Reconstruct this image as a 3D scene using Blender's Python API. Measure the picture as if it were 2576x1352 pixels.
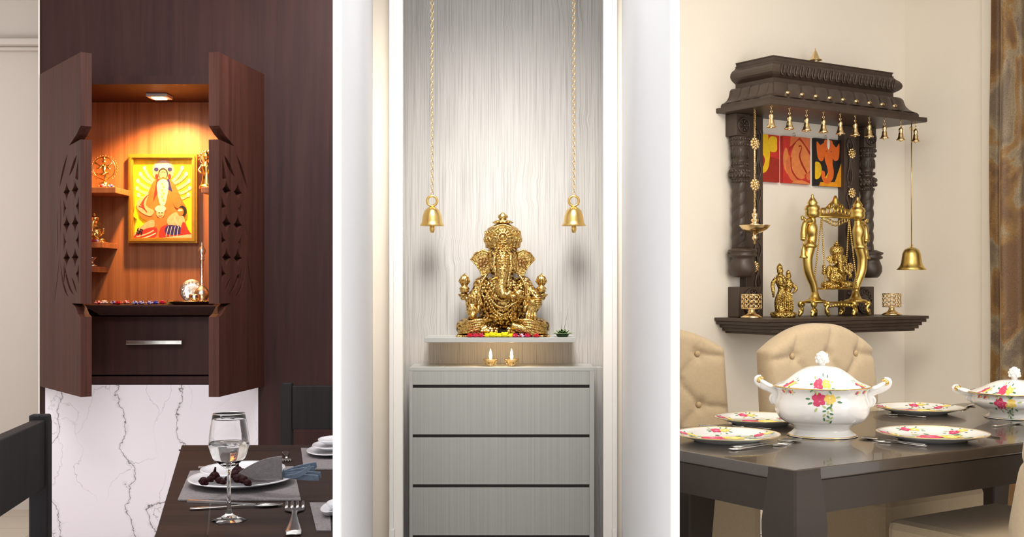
import bpy, bmesh, math, random
from mathutils import Matrix, Vector
for o in list(bpy.data.objects): bpy.data.objects.remove(o)
S = bpy.context.scene
C = S.collection
PI = math.pi
F, H, HOR = 3000.0, 1.25, 715.0
# ------------------------------------------------------------------ camera
cam = bpy.data.objects.new('camera', bpy.data.cameras.new('camera')); C.objects.link(cam)
cam.location = (0, 0, H); cam.rotation_euler = (PI/2, 0, 0)
cam.data.sensor_width = 36; cam.data.lens = 36*F/2576; cam.data.shift_y = (HOR-676)/2576
cam.data.clip_start = 0.05
S.camera = cam
# ------------------------------------------------------------------ world
wd = bpy.data.worlds.new('world'); S.world = wd; wd.use_nodes = True
wd.node_tree.nodes['Background'].inputs[0].default_value = (1.0, 0.98, 0.96, 1)
wd.node_tree.nodes['Background'].inputs[1].default_value = 0.92
S.view_settings.view_transform = 'Standard'; S.view_settings.look = 'None'
S.view_settings.exposure = 0.42; S.view_settings.gamma = 1.0; S.view_settings.use_curve_mapping = False
# ------------------------------------------------------------------ lights
def lamp(name, kind, loc, target, power, color=(1,1,1), size=1.0, size_y=None, spot=60, blend=0.5):
    l = bpy.data.lights.new(name, kind); l.energy = power; l.color = color
    if kind == 'AREA':
        l.size = size
        if size_y: l.shape = 'RECTANGLE'; l.size_y = size_y
    if kind == 'SPOT':
        l.spot_size = math.radians(spot); l.spot_blend = blend; l.shadow_soft_size = size
    if kind == 'POINT': l.shadow_soft_size = size
    o = bpy.data.objects.new(name, l); C.objects.link(o)
    o.location = loc
    d = Vector(target)-Vector(loc)
    o.rotation_euler = d.to_track_quat('-Z', 'Y').to_euler()
    return o
lamp('fill_area_light', 'AREA', (-1.25, 2.7, 2.72), (-1.55, 5.4, 0.3), 30, (1, .95, .97), 1.0, 0.8)  # added unseen fill, aimed low to brighten the marble panel
lamp('fill_area_light', 'AREA', (-.66, 4.6, 2.70), (-1.4, 4.9, 1.2), 10, (1, .93, .88), 0.3, 0.5)  # added fill from the right, brightens the open right door
lamp('fill_area_light', 'AREA', (0.0, 2.7, 2.74), (0.0, 3.6, 1.0), 6, (1, .98, .96), 0.5, 0.5)  # unseen fill added to whiten the middle bay's side walls
lamp('fill_area_light', 'AREA', (1.35, 3.9, 2.74), (1.75, 5.2, 1.0), 32, (1, .92, .79), 1.0, 1.0)  # added fill for the right bay, no fixture behind it
lamp('side_fill_light', 'AREA', (2.35, 2.3, 1.7), (1.2, 5.2, 1.2), 14, (1, .95, .88), 0.9, 1.2)  # added fill standing free before the right bay, lifts its walls
lamp('niche_downlight', 'SPOT', (-0.03, 3.20, 2.60), (-0.03, 4.2, 1.42), 262, (1, .96, .90), 0.42, spot=44, blend=1.0)
lamp('cabinet_spot', 'SPOT', (-1.685, 5.64, 2.128), (-1.67, 5.92, 1.25), 66, (1, .48, .15), 0.03, spot=122, blend=0.6)
lamp('hall_fill_light', 'AREA', (-3.6, 5.0, 1.9), (-2.8, 6.6, 1.25), 8, (1, .95, .92), 0.5, 0.5)  # unseen fill added to lighten the middle of the hall wall
# ------------------------------------------------------------------ pixel helpers (2576 x 1352 frame)
def WX(px, d): return (px-1288)/F*d
def WZ(py, d): return H-(py-HOR)/F*d
def W(px, py, d): return Vector((WX(px, d), d, WZ(py, d)))
def TP(px, py, z=0.75):
    d = F*(H-z)/(py-HOR); return Vector((WX(px, d), d, z))
# ------------------------------------------------------------------ materials
def _m(name):
    m = bpy.data.materials.new(name); m.use_nodes = True
    nt = m.node_tree; return m, nt, nt.nodes['Principled BSDF']
def _coord(nt, scale, gen=False):
    tc = nt.nodes.new('ShaderNodeTexCoord'); mp = nt.nodes.new('ShaderNodeMapping')
    nt.links.new(tc.outputs['Object'], mp.inputs[0]); mp.inputs['Scale'].default_value = scale
    return mp
def _noise(nt, mp, scale=5, detail=4, rough=.5, dist=0):
    n = nt.nodes.new('ShaderNodeTexNoise'); n.inputs['Scale'].default_value = scale
    n.inputs['Detail'].default_value = detail; n.inputs['Roughness'].default_value = rough
    n.inputs['Distortion'].default_value = dist
    nt.links.new(mp.outputs[0], n.inputs['Vector']); return n
def _ramp(nt, src, stops, mode='LINEAR'):
    r = nt.nodes.new('ShaderNodeValToRGB'); e = r.color_ramp.elements; r.color_ramp.interpolation = mode
    while len(e) < len(stops): e.new(0.5)
    for i, (p, c) in enumerate(stops):
        e[i].position = p; e[i].color = (c[0], c[1], c[2], 1)
    nt.links.new(src, r.inputs[0]); return r
def _bump(nt, src, b, strength=.2, dist=.002):
    bp = nt.nodes.new('ShaderNodeBump'); bp.inputs['Strength'].default_value = strength
    bp.inputs['Distance'].default_value = dist
    nt.links.new(src, bp.inputs['Height']); nt.links.new(bp.outputs[0], b.inputs['Normal'])
def plain(name, col, rough=.5, metal=0, var=.12, scale=8, coat=0, bump=0, bscale=60, sheen=0, spec=.5):
    m, nt, b = _m(name)
    mp = _coord(nt, (1, 1, 1)); n = _noise(nt, mp, scale)
    r = _ramp(nt, n.outputs[0], [(.3, [c*(1-var) for c in col]), (.7, [min(1, c*(1+var)) for c in col])])
    nt.links.new(r.outputs[0], b.inputs['Base Color'])
    b.inputs['Roughness'].default_value = rough; b.inputs['Metallic'].default_value = metal
    b.inputs['Coat Weight'].default_value = coat; b.inputs['Sheen Weight'].default_value = sheen
    b.inputs['Specular IOR Level'].default_value = spec
    if bump:
        n2 = _noise(nt, mp, bscale, 3); _bump(nt, n2.outputs[0], b, bump)
    return m
def wood(name, c1, c2, rough=.45, grain=(40, 40, 1.6), bump=.12, coat=0, spec=.5):
    m, nt, b = _m(name)
    mp = _coord(nt, grain); n = _noise(nt, mp, 1.6, 8, .65, .6)
    mp2 = _coord(nt, tuple(g*.22 for g in grain)); n2 = _noise(nt, mp2, 1.3, 3, .5, 1.5)
    mx = nt.nodes.new('ShaderNodeMath'); mx.operation = 'ADD'
    nt.links.new(n.outputs[0], mx.inputs[0]); nt.links.new(n2.outputs[0], mx.inputs[1])
    mh = nt.nodes.new('ShaderNodeMath'); mh.operation = 'MULTIPLY'; mh.inputs[1].default_value = .5
    nt.links.new(mx.outputs[0], mh.inputs[0])
    r = _ramp(nt, mh.outputs[0], [(.34, c2), (.64, c1)])
    nt.links.new(r.outputs[0], b.inputs['Base Color']); b.inputs['Roughness'].default_value = rough
    b.inputs['Coat Weight'].default_value = coat; b.inputs['Specular IOR Level'].default_value = spec
    if bump: _bump(nt, n.outputs[0], b, bump, .002)
    return m
def emit(name, col, s):
    m, nt, b = _m(name); b.inputs['Base Color'].default_value = (*col, 1)
    b.inputs['Emission Color'].default_value = (*col, 1); b.inputs['Emission Strength'].default_value = s
    return m
MAT = {}
MAT['veneer'] = wood('dark_veneer', (.050, .018, .015), (.024, .009, .009), .5, spec=.22)
MAT['veneer_door'] = wood('door_veneer', (.100, .036, .025), (.045, .016, .012), .5, spec=.22)
MAT['veneer_dark'] = wood('shadow_veneer', (.020, .009, .007), (.012, .006, .005), .6, spec=.15)  # darkened veneer, shade of the lattice holes put into the colour
MAT['teak'] = wood('teak_back', (.46, .20, .085), (.26, .095, .038), .42, (60, 60, 1.4), .1)
MAT['table_dark'] = wood('table_wood', (.040, .023, .017), (.016, .010, .009), .6, (2, 30, 30), .05, spec=.12)
MAT['chair_dark'] = wood('chair_wood', (.022, .019, .020), (.010, .009, .010), .6, (40, 40, 2), .1, spec=.2)
MAT['mandir'] = wood('temple_wood', (.070, .046, .034), (.040, .026, .019), .42, (14, 14, 3), .05, spec=.5)
MAT['table_brown'] = wood('brown_table', (.038, .027, .020), (.030, .021, .016), .42, (2, 14, 14), .02, 0, spec=.3)
MAT['table_top'] = wood('brown_table_top', (.050, .034, .024), (.036, .025, .019), .24, (2, 14, 14), .01, .35, spec=.8)
MAT['brass'] = plain('brass', (.80, .56, .20), .24, 1, .12, 20, bump=.05)
MAT['brass_light'] = plain('light_brass', (.90, .68, .36), .18, 1, .08, 20)
MAT['brass_dull'] = plain('dull_brass', (.72, .52, .16), .32, 1, .2, 12, bump=.08)
MAT['gold'] = plain('antique_gold', (.80, .50, .16), .32, 1, .45, 130, bump=.3, bscale=240)
MAT['patina'] = plain('dark_patina', (.16, .07, .022), .45, .8, .4, 60, bump=.3, bscale=200)
MAT['silver'] = plain('silver', (.80, .79, .77), .22, 1, .1, 40)
MAT['silver_rough'] = plain('hammered_silver', (.80, .77, .70), .35, 1, .3, 60, bump=.6, bscale=120)
MAT['porcelain'] = plain('porcelain', (.86, .85, .83), .12, 0, .01, 3, coat=.5)
MAT['white_plate'] = plain('white_plate', (.82, .83, .86), .2, 0, .01, 3, coat=.3)
MAT['white_wall'] = plain('white_wall', (.86, .865, .885), .7, 0, .01, 1.2, bump=.05)
MAT['white_edge'] = plain('white_edge', (.93, .93, .93), .7, 0, .005, 1.2)
MAT['cream_wall'] = plain('cream_wall', (.85, .785, .69), .75, 0, .012, 1.5, bump=.35, bscale=55)
MAT['frame_cream'] = plain('cream_frame', (.88, .84, .79), .5, 0, .01, 2)
MAT['reveal'] = plain('beige_reveal', (.84, .75, .63), .7, 0, .03, 2)  # beige carries the warm shade left of the niche frame
MAT['hall'] = plain('hall_paint', (.62, .565, .52), .7, 0, .01, 1.2)
MAT['ceiling'] = plain('ceiling_white', (.82, .80, .77), .8, 0, .01, 2)
MAT['linen'] = plain('linen', (.50, .385, .245), .85, 0, .04, 90, bump=.5, bscale=320, sheen=.2)
MAT['linen_button'] = plain('linen_button', (.48, .35, .20), .8, 0, .08, 60)
MAT['grey_cloth'] = plain('grey_cloth', (.135, .12, .122), .85, 0, .12, 120, bump=.5, bscale=300)
MAT['blue_cloth'] = plain('blue_cloth', (.11, .15, .21), .8, 0, .15, 90, bump=.4, bscale=300)
MAT['mat_cloth'] = plain('placemat_cloth', (.21, .19, .195), .85, 0, .25, 200, bump=.5, bscale=400)
MAT['berry'] = plain('berry', (.020, .001, .002), .5, 0, .4, 40, spec=.15)
MAT['red'] = plain('red_petal', (.55, .012, .02), .5, 0, .35, 60)
MAT['yellow'] = plain('yellow_petal', (.88, .72, .01), .5, 0, .15, 60)
MAT['blue'] = plain('blue_petal', (.06, .09, .50), .5, 0, .4, 60)
MAT['pale'] = plain('pale_petal', (.75, .72, .88), .5, 0, .15, 60)
MAT['magenta'] = plain('magenta_petal', (.55, .02, .14), .5, 0, .3, 60)
MAT['leaf'] = plain('dark_leaf', (.025, .065, .020), .45, 0, .3, 60)
MAT['leaf_edge'] = plain('leaf_edge', (.55, .66, .34), .5, 0, .1, 60)
MAT['stick'] = plain('incense_stick', (.34, .28, .25), .8, 0, .1, 60)
MAT['groove'] = plain('groove_brown', (.028, .018, .014), .6, 0, .1, 30)
MAT['black'] = plain('black', (.01, .008, .008), .5, 0, .1, 30)
MAT['white_wax'] = plain('wax', (.8, .74, .6), .4, 0, .05, 30)
MAT['flame'] = emit('flame', (1, .80, .45), 30)
MAT['lamp_glow'] = emit('lamp_glow', (1, .70, .35), 14)
MAT['yellow_frame'] = plain('gilt_frame', (.62, .36, .05), .3, .6, .1, 30)
def ribbed(name, col, dark, n, axis_scale, bstr):
    m, nt, b = _m(name)
    mp = _coord(nt, axis_scale); nz = _noise(nt, mp, n, 5, .6, .25)
    r = _ramp(nt, nz.outputs[0], [(.32, dark), (.62, col)])
    nt.links.new(r.outputs[0], b.inputs['Base Color']); b.inputs['Roughness'].default_value = .55
    _bump(nt, nz.outputs[0], b, bstr, .004); return m
def combed():
    m, nt, b = _m('combed_plaster')
    mp = _coord(nt, (1, 1, 1)); wob = _noise(nt, mp, 5.5, 2, .5, 0)
    w2 = _ramp(nt, wob.outputs[0], [(.60, (0, 0, 0)), (.70, (1, 1, 1))])
    vm = nt.nodes.new('ShaderNodeVectorMath'); vm.operation = 'MULTIPLY_ADD'
    nt.links.new(w2.outputs[0], vm.inputs[0]); vm.inputs[1].default_value = (.007, 0, .0)
    nt.links.new(mp.outputs[0], vm.inputs[2])
    mp2 = nt.nodes.new('ShaderNodeMapping'); mp2.inputs['Scale'].default_value = (170, 1, 1.6)
    nt.links.new(vm.outputs[0], mp2.inputs[0])
    n = _noise(nt, mp2, 1.8, 3, .6, .1)
    r = _ramp(nt, n.outputs[0], [(.3, (.27, .258, .245)), (.52, (.42, .405, .39)), (.75, (.47, .455, .44))])
    nt.links.new(r.outputs[0], b.inputs['Base Color']); b.inputs['Roughness'].default_value = .6
    _bump(nt, n.outputs[0], b, .55, .003); return m
MAT['combed'] = combed()
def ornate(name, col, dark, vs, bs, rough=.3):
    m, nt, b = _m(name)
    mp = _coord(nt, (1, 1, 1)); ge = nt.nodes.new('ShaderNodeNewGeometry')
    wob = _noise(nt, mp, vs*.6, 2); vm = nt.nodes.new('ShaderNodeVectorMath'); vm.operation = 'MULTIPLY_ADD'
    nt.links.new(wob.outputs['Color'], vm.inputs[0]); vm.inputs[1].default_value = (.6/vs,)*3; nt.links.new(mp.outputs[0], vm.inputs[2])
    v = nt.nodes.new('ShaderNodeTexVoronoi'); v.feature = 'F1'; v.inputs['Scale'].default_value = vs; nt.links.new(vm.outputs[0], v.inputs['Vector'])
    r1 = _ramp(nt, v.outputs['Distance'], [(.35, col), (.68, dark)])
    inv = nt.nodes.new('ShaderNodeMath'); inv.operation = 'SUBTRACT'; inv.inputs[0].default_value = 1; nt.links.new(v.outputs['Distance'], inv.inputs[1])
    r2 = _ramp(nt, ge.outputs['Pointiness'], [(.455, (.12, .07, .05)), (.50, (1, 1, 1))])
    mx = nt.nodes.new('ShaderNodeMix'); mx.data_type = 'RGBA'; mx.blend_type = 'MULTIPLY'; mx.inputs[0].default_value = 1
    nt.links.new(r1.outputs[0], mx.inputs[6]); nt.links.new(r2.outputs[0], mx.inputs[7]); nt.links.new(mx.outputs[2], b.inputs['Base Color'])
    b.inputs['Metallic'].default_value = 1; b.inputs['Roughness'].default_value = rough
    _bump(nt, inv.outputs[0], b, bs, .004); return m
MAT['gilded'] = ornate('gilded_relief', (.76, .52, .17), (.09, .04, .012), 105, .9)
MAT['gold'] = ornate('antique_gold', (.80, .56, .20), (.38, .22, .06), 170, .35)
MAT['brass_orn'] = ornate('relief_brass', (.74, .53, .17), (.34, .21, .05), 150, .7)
MAT['unit'] = ribbed('ribbed_laminate', (.355, .36, .335), (.30, .305, .285), 2.0, (170, 2, .6), .08)
MAT['unit_plain'] = plain('grey_laminate', (.38, .38, .362), .5, 0, .02, 4)
def marble():
    m, nt, b = _m('white_marble')
    mp = _coord(nt, (1, 1, 1)); wob = _noise(nt, mp, 3.2, 5, .6)
    vm = nt.nodes.new('ShaderNodeVectorMath'); vm.operation = 'MULTIPLY_ADD'
    nt.links.new(wob.outputs['Color'], vm.inputs[0]); vm.inputs[1].default_value = (.30, .30, .30)
    nt.links.new(mp.outputs[0], vm.inputs[2])
    mp2 = nt.nodes.new('ShaderNodeMapping'); mp2.inputs['Scale'].default_value = (1.15, 1, .50); mp2.inputs['Rotation'].default_value = (0, .75, 0)
    nt.links.new(vm.outputs[0], mp2.inputs[0])
    def vor(s, w):
        v = nt.nodes.new('ShaderNodeTexVoronoi'); v.feature = 'DISTANCE_TO_EDGE'; v.inputs['Scale'].default_value = s
        nt.links.new(mp2.outputs[0], v.inputs['Vector'])
        return _ramp(nt, v.outputs['Distance'], [(0, (0, 0, 0)), (w, (.75, .75, .75)), (w*4, (1, 1, 1))])
    a = vor(2.7, .008); c = vor(4.9, .0035)
    msk = _noise(nt, mp, 2.3, 2); mr = _ramp(nt, msk.outputs[0], [(.42, (1, 1, 1)), (.58, (0, 0, 0))])
    mxa = nt.nodes.new('ShaderNodeMix'); mxa.data_type = 'RGBA'; mxa.blend_type = 'LIGHTEN'; mxa.inputs[0].default_value = 1
    nt.links.new(c.outputs[0], mxa.inputs[6]); nt.links.new(mr.outputs[0], mxa.inputs[7])
    ml = nt.nodes.new('ShaderNodeMix'); ml.data_type = 'RGBA'; ml.blend_type = 'MULTIPLY'; ml.inputs[0].default_value = 1
    nt.links.new(a.outputs[0], ml.inputs[6]); nt.links.new(mxa.outputs[2], ml.inputs[7])
    r = _ramp(nt, ml.outputs[2], [(0, (.06, .045, .06)), (.60, (.74, .71, .77)), (1, (.92, .88, .97))])
    nt.links.new(r.outputs[0], b.inputs['Base Color']); b.inputs['Roughness'].default_value = .18; return m
MAT['marble'] = marble()
def damask():
    m, nt, b = _m('damask_cloth')
    mp = _coord(nt, (1, 1, .55)); n = _noise(nt, mp, 5, 3, .5, .9)
    fine = _noise(nt, _coord(nt, (1, 1, 1)), 260, 2)
    r = _ramp(nt, n.outputs[0], [(.40, (.14, .065, .018)), (.49, (.25, .13, .03)), (.52, (.27, .20, .11)), (.60, (.15, .10, .06))])
    mx = nt.nodes.new('ShaderNodeMix'); mx.data_type = 'RGBA'; mx.blend_type = 'OVERLAY'; mx.inputs[0].default_value = .9
    nt.links.new(r.outputs[0], mx.inputs[6]); nt.links.new(fine.outputs[0], mx.inputs[7])
    nt.links.new(mx.outputs[2], b.inputs['Base Color']); b.inputs['Roughness'].default_value = .5
    b.inputs['Sheen Weight'].default_value = .3
    _bump(nt, n.outputs[0], b, .5, .004); return m
MAT['damask'] = damask()
def glass(name, ior=1.45, col=(1, 1, 1)):
    m, nt, b = _m(name); b.inputs['Base Color'].default_value = (*col, 1)
    b.inputs['Transmission Weight'].default_value = 1; b.inputs['IOR'].default_value = ior
    b.inputs['Roughness'].default_value = 0.0; return m
MAT['glass'] = glass('clear_glass'); MAT['water'] = glass('water', 1.33)
MAT['tile'] = plain('beige_tile', (.56, .49, .40), .3, 0, .04, 3)
MAT['pale_floor'] = plain('pale_floor', (.80, .76, .70), .5, 0, .02, 2)
MAT['grout'] = plain('grout', (.36, .31, .26), .8, 0, .05, 8)
def cm(name, c, r=.5): 
    if name not in MAT: MAT[name] = plain(name, c, r, 0, .12, 50)
    return MAT[name]
# ------------------------------------------------------------------ mesh builder
MX = {}
def empty(name, loc, rz=0, label=None, cat=None, group=None):
    o = bpy.data.objects.new(name, None); C.objects.link(o); o.empty_display_size = .05
    o.location = loc; o.rotation_euler = (0, 0, rz)
    MX[o.name] = Matrix.Translation(Vector(loc)) @ Matrix.Rotation(rz, 4, 'Z')
    if label: o['label'] = label
    if cat: o['category'] = cat
    if group: o['group'] = group
    return o
class G:
    def __init__(s, m=None): s.v = []; s.f = []; s.mi = []; s.sm = []; s.M = m or Matrix.Identity(4)
    def add(s, vs, fs, mi=0, smooth=True):
        b = len(s.v); s.v += [s.M @ Vector(p) for p in vs]
        for f in fs: s.f.append([b+i for i in f]); s.mi.append(mi); s.sm.append(smooth)
        return s
    def box(s, x0, x1, y0, y1, z0, z1, mi=0, bev=0):
        if bev:
            b = bev; vs = []; 
            bm = bmesh.new(); bmesh.ops.create_cube(bm, size=1)
            for v in bm.verts: v.co = Vector(((x0+x1)/2+v.co.x*(x1-x0), (y0+y1)/2+v.co.y*(y1-y0), (z0+z1)/2+v.co.z*(z1-z0)))
            bmesh.ops.bevel(bm, geom=bm.edges[:], offset=b, segments=2, affect='EDGES', profile=.5)
            bm.verts.index_update()
            s.add([v.co.copy() for v in bm.verts], [[v.index for v in f.verts] for f in bm.faces], mi, False); bm.free(); return s
        vs = [(x, y, z) for z in (z0, z1) for y in (y0, y1) for x in (x0, x1)]
        return s.add(vs, [(0, 2, 3, 1), (4, 5, 7, 6), (0, 1, 5, 4), (2, 6, 7, 3), (0, 4, 6, 2), (1, 3, 7, 5)], mi, False)
    def lathe(s, prof, c=(0, 0, 0), n=24, mi=0, m=None, smooth=True, sx=1, sy=1, a0=0):
        vs = []; fs = []; k = len(prof)
        for j in range(n):
            a = a0+2*PI*j/n
            for r, z in prof:
                p = Vector((r*math.cos(a)*sx, r*math.sin(a)*sy, z))
                if m: p = m @ p
                vs.append(p+Vector(c))
        for j in range(n):
            for i in range(k-1):
                a, b = j*k+i, ((j+1) % n)*k+i
                fs.append((a, b, b+1, a+1))
        if prof[0][0] > 1e-6: fs.append([j*k for j in range(n)][::-1])
        if prof[-1][0] > 1e-6: fs.append([j*k+k-1 for j in range(n)])
        return s.add(vs, fs, mi, smooth)
    def ell(s, c, r, mi=0, m=None, nu=14, nv=9):
        if not hasattr(r, '__len__'): r = (r, r, r)
        vs = [(0, 0, -1)]; fs = []
        for i in range(1, nv):
            t = -PI/2+PI*i/nv
            for j in range(nu):
                a = 2*PI*j/nu; vs.append((math.cos(t)*math.cos(a), math.cos(t)*math.sin(a), math.sin(t)))
        vs.append((0, 0, 1)); L = len(vs)-1
        for j in range(nu):
            fs.append((0, 1+(j+1) % nu, 1+j)); fs.append((L, L-nu+j, L-nu+(j+1) % nu))
        for i in range(nv-2):
            for j in range(nu):
                a = 1+i*nu+j; b = 1+i*nu+(j+1) % nu; fs.append((a, b, b+nu, a+nu))
        out = []
        for p in vs:
            q = Vector((p[0]*r[0], p[1]*r[1], p[2]*r[2]))
            if m: q = m @ q
            out.append(q+Vector(c))
        return s.add(out, fs, mi)
    def tube(s, pts, r, n=8, mi=0, closed=False, flat=1.0, smooth=True):
        pts = [Vector(p) for p in pts]; k = len(pts)
        if not hasattr(r, '__len__'): r = [r]*k
        vs = []; up = None
        for i, p in enumerate(pts):
            if closed: t = pts[(i+1) % k]-pts[i-1]
            else: t = pts[min(i+1, k-1)]-pts[max(i-1, 0)]
            t = t.normalized() if t.length > 1e-9 else Vector((0, 0, 1))
            if up is None: up = Vector((0, 0, 1)) if abs(t.z) < .9 else Vector((0, 1, 0))
            a = t.cross(up); a = a.normalized() if a.length > 1e-6 else t.orthogonal().normalized()
            b = a.cross(t).normalized(); up = b
            for j in range(n):
                th = 2*PI*j/n; vs.append(p+(a*math.cos(th)+b*math.sin(th)*flat)*r[i])
        fs = []
        for i in range(k if closed else k-1):
            i2 = (i+1) % k
            for j in range(n): fs.append((i*n+j, i*n+(j+1) % n, i2*n+(j+1) % n, i2*n+j))
        if not closed: fs.append(list(range(n))[::-1]); fs.append([(k-1)*n+j for j in range(n)])
        return s.add(vs, fs, mi, smooth)
    def torus(s, c, R, r, m=None, mi=0, n=24, k=8, sx=1, sz=1, a0=0, a1=2*PI):
        full = abs(a1-a0-2*PI) < 1e-6
        pts = []
        for j in range(n if full else n+1):
            a = a0+(a1-a0)*j/n; p = Vector((R*math.cos(a)*sx, 0, R*math.sin(a)*sz))
            if m: p = m @ p
            pts.append(p+Vector(c))
        return s.tube(pts, r, k, mi, full)
    def prism(s, poly, y0, y1, mi=0, smooth=False):      # poly in x,z ; extruded along y
        n = len(poly); vs = [(x, y0, z) for x, z in poly]+[(x, y1, z) for x, z in poly]
        fs = [list(range(n)), list(range(n, 2*n))[::-1]]+[(i, i+n, (i+1) % n+n, (i+1) % n) for i in range(n)]
        return s.add(vs, fs, mi, smooth)
    def slab(s, poly, z0, z1, mi=0):                     # poly in x,y ; extruded along z
        n = len(poly); vs = [(x, y, z0) for x, y in poly]+[(x, y, z1) for x, y in poly]
        fs = [list(range(n))[::-1], list(range(n, 2*n))]+[(i, (i+1) % n, (i+1) % n+n, i+n) for i in range(n)]
        return s.add(vs, fs, mi, False)
    def cut(s, outer, holes, t, mi=0):                   # x,z plate with holes, thickness t along y (centred)
        cu = bpy.data.curves.new('tmp', 'CURVE'); cu.dimensions = '2D'; cu.fill_mode = 'BOTH'; cu.extrude = t/2
        for poly in [outer]+list(holes):
            sp = cu.splines.new('POLY'); sp.points.add(len(poly)-1); sp.use_cyclic_u = True
            for i, (x, z) in enumerate(poly): sp.points[i].co = (x, z, 0, 1)
        ob = bpy.data.objects.new('tmp', cu); me = bpy.data.meshes.new_from_object(ob)
        s.add([(v.co.x, v.co.z, v.co.y) for v in me.vertices], [list(p.vertices) for p in me.polygons], mi, False)
        bpy.data.objects.remove(ob); bpy.data.curves.remove(cu); bpy.data.meshes.remove(me); return s
    def build(s, name, mats, parent=None, local=False, label=None, cat=None, group=None, kind=None, bevel=0, recalc=True, remesh=0, subsurf=0):
        if not isinstance(mats, (list, tuple)): mats = [mats]
        inv = None
        if parent is not None and not local:
            inv = MX[parent.name].inverted()
        vs = [(inv @ v) if inv else v for v in s.v]
        loc = Vector((0, 0, 0))
        if parent is None:
            lo = Vector([min(v[i] for v in vs) for i in range(3)]); hi = Vector([max(v[i] for v in vs) for i in range(3)])
            loc = Vector(((lo.x+hi.x)/2, (lo.y+hi.y)/2, lo.z)); vs = [v-loc for v in vs]
        me = bpy.data.meshes.new(name); me.from_pydata([tuple(v) for v in vs], [], s.f)
        for i, p in enumerate(me.polygons): p.material_index = s.mi[i]; p.use_smooth = s.sm[i]
        if recalc:
            bm = bmesh.new(); bm.from_mesh(me); bmesh.ops.recalc_face_normals(bm, faces=bm.faces[:]); bm.to_mesh(me); bm.free()
        for m in mats: me.materials.append(MAT[m] if isinstance(m, str) else m)
        o = bpy.data.objects.new(name, me); C.objects.link(o); o.location = loc
        if parent is not None: o.parent = parent; MX[o.name] = MX[parent.name]
        else: MX[o.name] = Matrix.Translation(loc)
        if label: o['label'] = label
        if cat: o['category'] = cat
        if group: o['group'] = group
        if kind: o['kind'] = kind
        if remesh:
            r = o.modifiers.new('r', 'REMESH'); r.mode = 'VOXEL'; r.voxel_size = remesh; r.use_smooth_shade = True
            sm = o.modifiers.new('s', 'SMOOTH'); sm.iterations = 2; sm.factor = .5
        if subsurf:
            r = o.modifiers.new('s', 'SUBSURF'); r.levels = subsurf; r.render_levels = subsurf
        if bevel:
            b = o.modifiers.new('b', 'BEVEL'); b.width = bevel; b.segments = 2; b.limit_method = 'ANGLE'
        return o
def struct(name, g, m, parent=None, **k): return g.build(name, m, parent, kind='structure', **k)
def copytree(o, parent=None):
    c = o.copy(); C.objects.link(c); c.parent = parent
    MX[c.name] = MX[o.name]
    for ch in [x for x in list(bpy.data.objects) if x.parent == o]: copytree(ch, c)
    return c
def children_of(o): return [x for x in bpy.data.objects if x.parent == o]
def catmull(pts, n=6, closed=True):
    out = []; k = len(pts)
    for i in range(k if closed else k-1):
        g = lambda j: pts[j % k] if closed else pts[max(0, min(k-1, j))]
        p0, p1, p2, p3 = g(i-1), g(i), g(i+1), g(i+2)
        for j in range(n):
            t = j/n
            out.append(tuple(.5*((2*b)+(-a+c)*t+(2*a-5*b+4*c-d)*t*t+(-a+3*b-3*c+d)*t**3) for a, b, c, d in zip(p0, p1, p2, p3)))
    if not closed: out.append(tuple(pts[-1]))
    return out
def bez(p, q, c, n=8):
    return [tuple((1-t)**2*a+2*t*(1-t)*m+t*t*b for a, m, b in zip(p, c, q)) for t in [i/n for i in range(n+1)]]
# ================================================================== STRUCTURE
D1, D2 = 5.4, 4.0
struct('floor', G().slab([(-4.2, 1.9), (3.2, 1.9), (3.2, 7.2), (-4.2, 7.2)], -.03, -.004), 'pale_floor')
flo = bpy.data.objects['floor']
# floor tiles of the hall on the left, each its own piece
tg = None
for i in range(5):
    for j in range(6):
        x = -3.6+i*.4; y = 4.9+j*.3-.001
        if tg is None:
            g = G(); g.box(.003, .397, .003, .297, -.004, .001)
            me0 = g; tg = g.build('tile', 'tile', None); 
            base_me = tg.data; bpy.data.objects.remove(tg)
        t = bpy.data.objects.new('tile', base_me); C.objects.link(t); t.parent = flo
        t.location = (x+.2-flo.location.x, y+.15-flo.location.y, -.004-flo.location.z)
struct('ceiling', G().slab([(-4.2, 1.9), (3.2, 1.9), (3.2, 7.2), (-4.2, 7.2)], 2.82, 2.86), 'ceiling')
# pier between left and middle bay, and between middle and right bay (white partitions)
xL0, xL1 = WX(840, 2.3), WX(860, 2.3)
pl = [(xL0, 2.3), (xL1, 2.3), (WX(938, 3.95), 3.95), (WX(938, 3.95), 4.35), (-.475, 4.35), (-.475, 5.5), (-.50, 5.5), (-.492, 4.1)]
struct('wall_left_partition', G().slab(pl, 0, 2.82), 'white_wall', bevel=0)
xR0, xR1 = WX(1685, 2.3), WX(1707, 2.3)
pr = [(xR1, 2.3), (xR0, 2.3), (WX(1562, 3.95), 3.95), (WX(1562, 3.95), 4.27), (.43, 4.27), (.43, 3.7)]
struct('wall_right_partition', G().slab(pr, 0, 2.82), 'white_wall')
struct('trim_1', G().box(xL0, xL1, 2.285, 2.3, 0, 2.82), 'white_edge')
struct('trim_2', G().box(xR0, xR1, 2.285, 2.3, 0, 2.82), 'white_edge')
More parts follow.
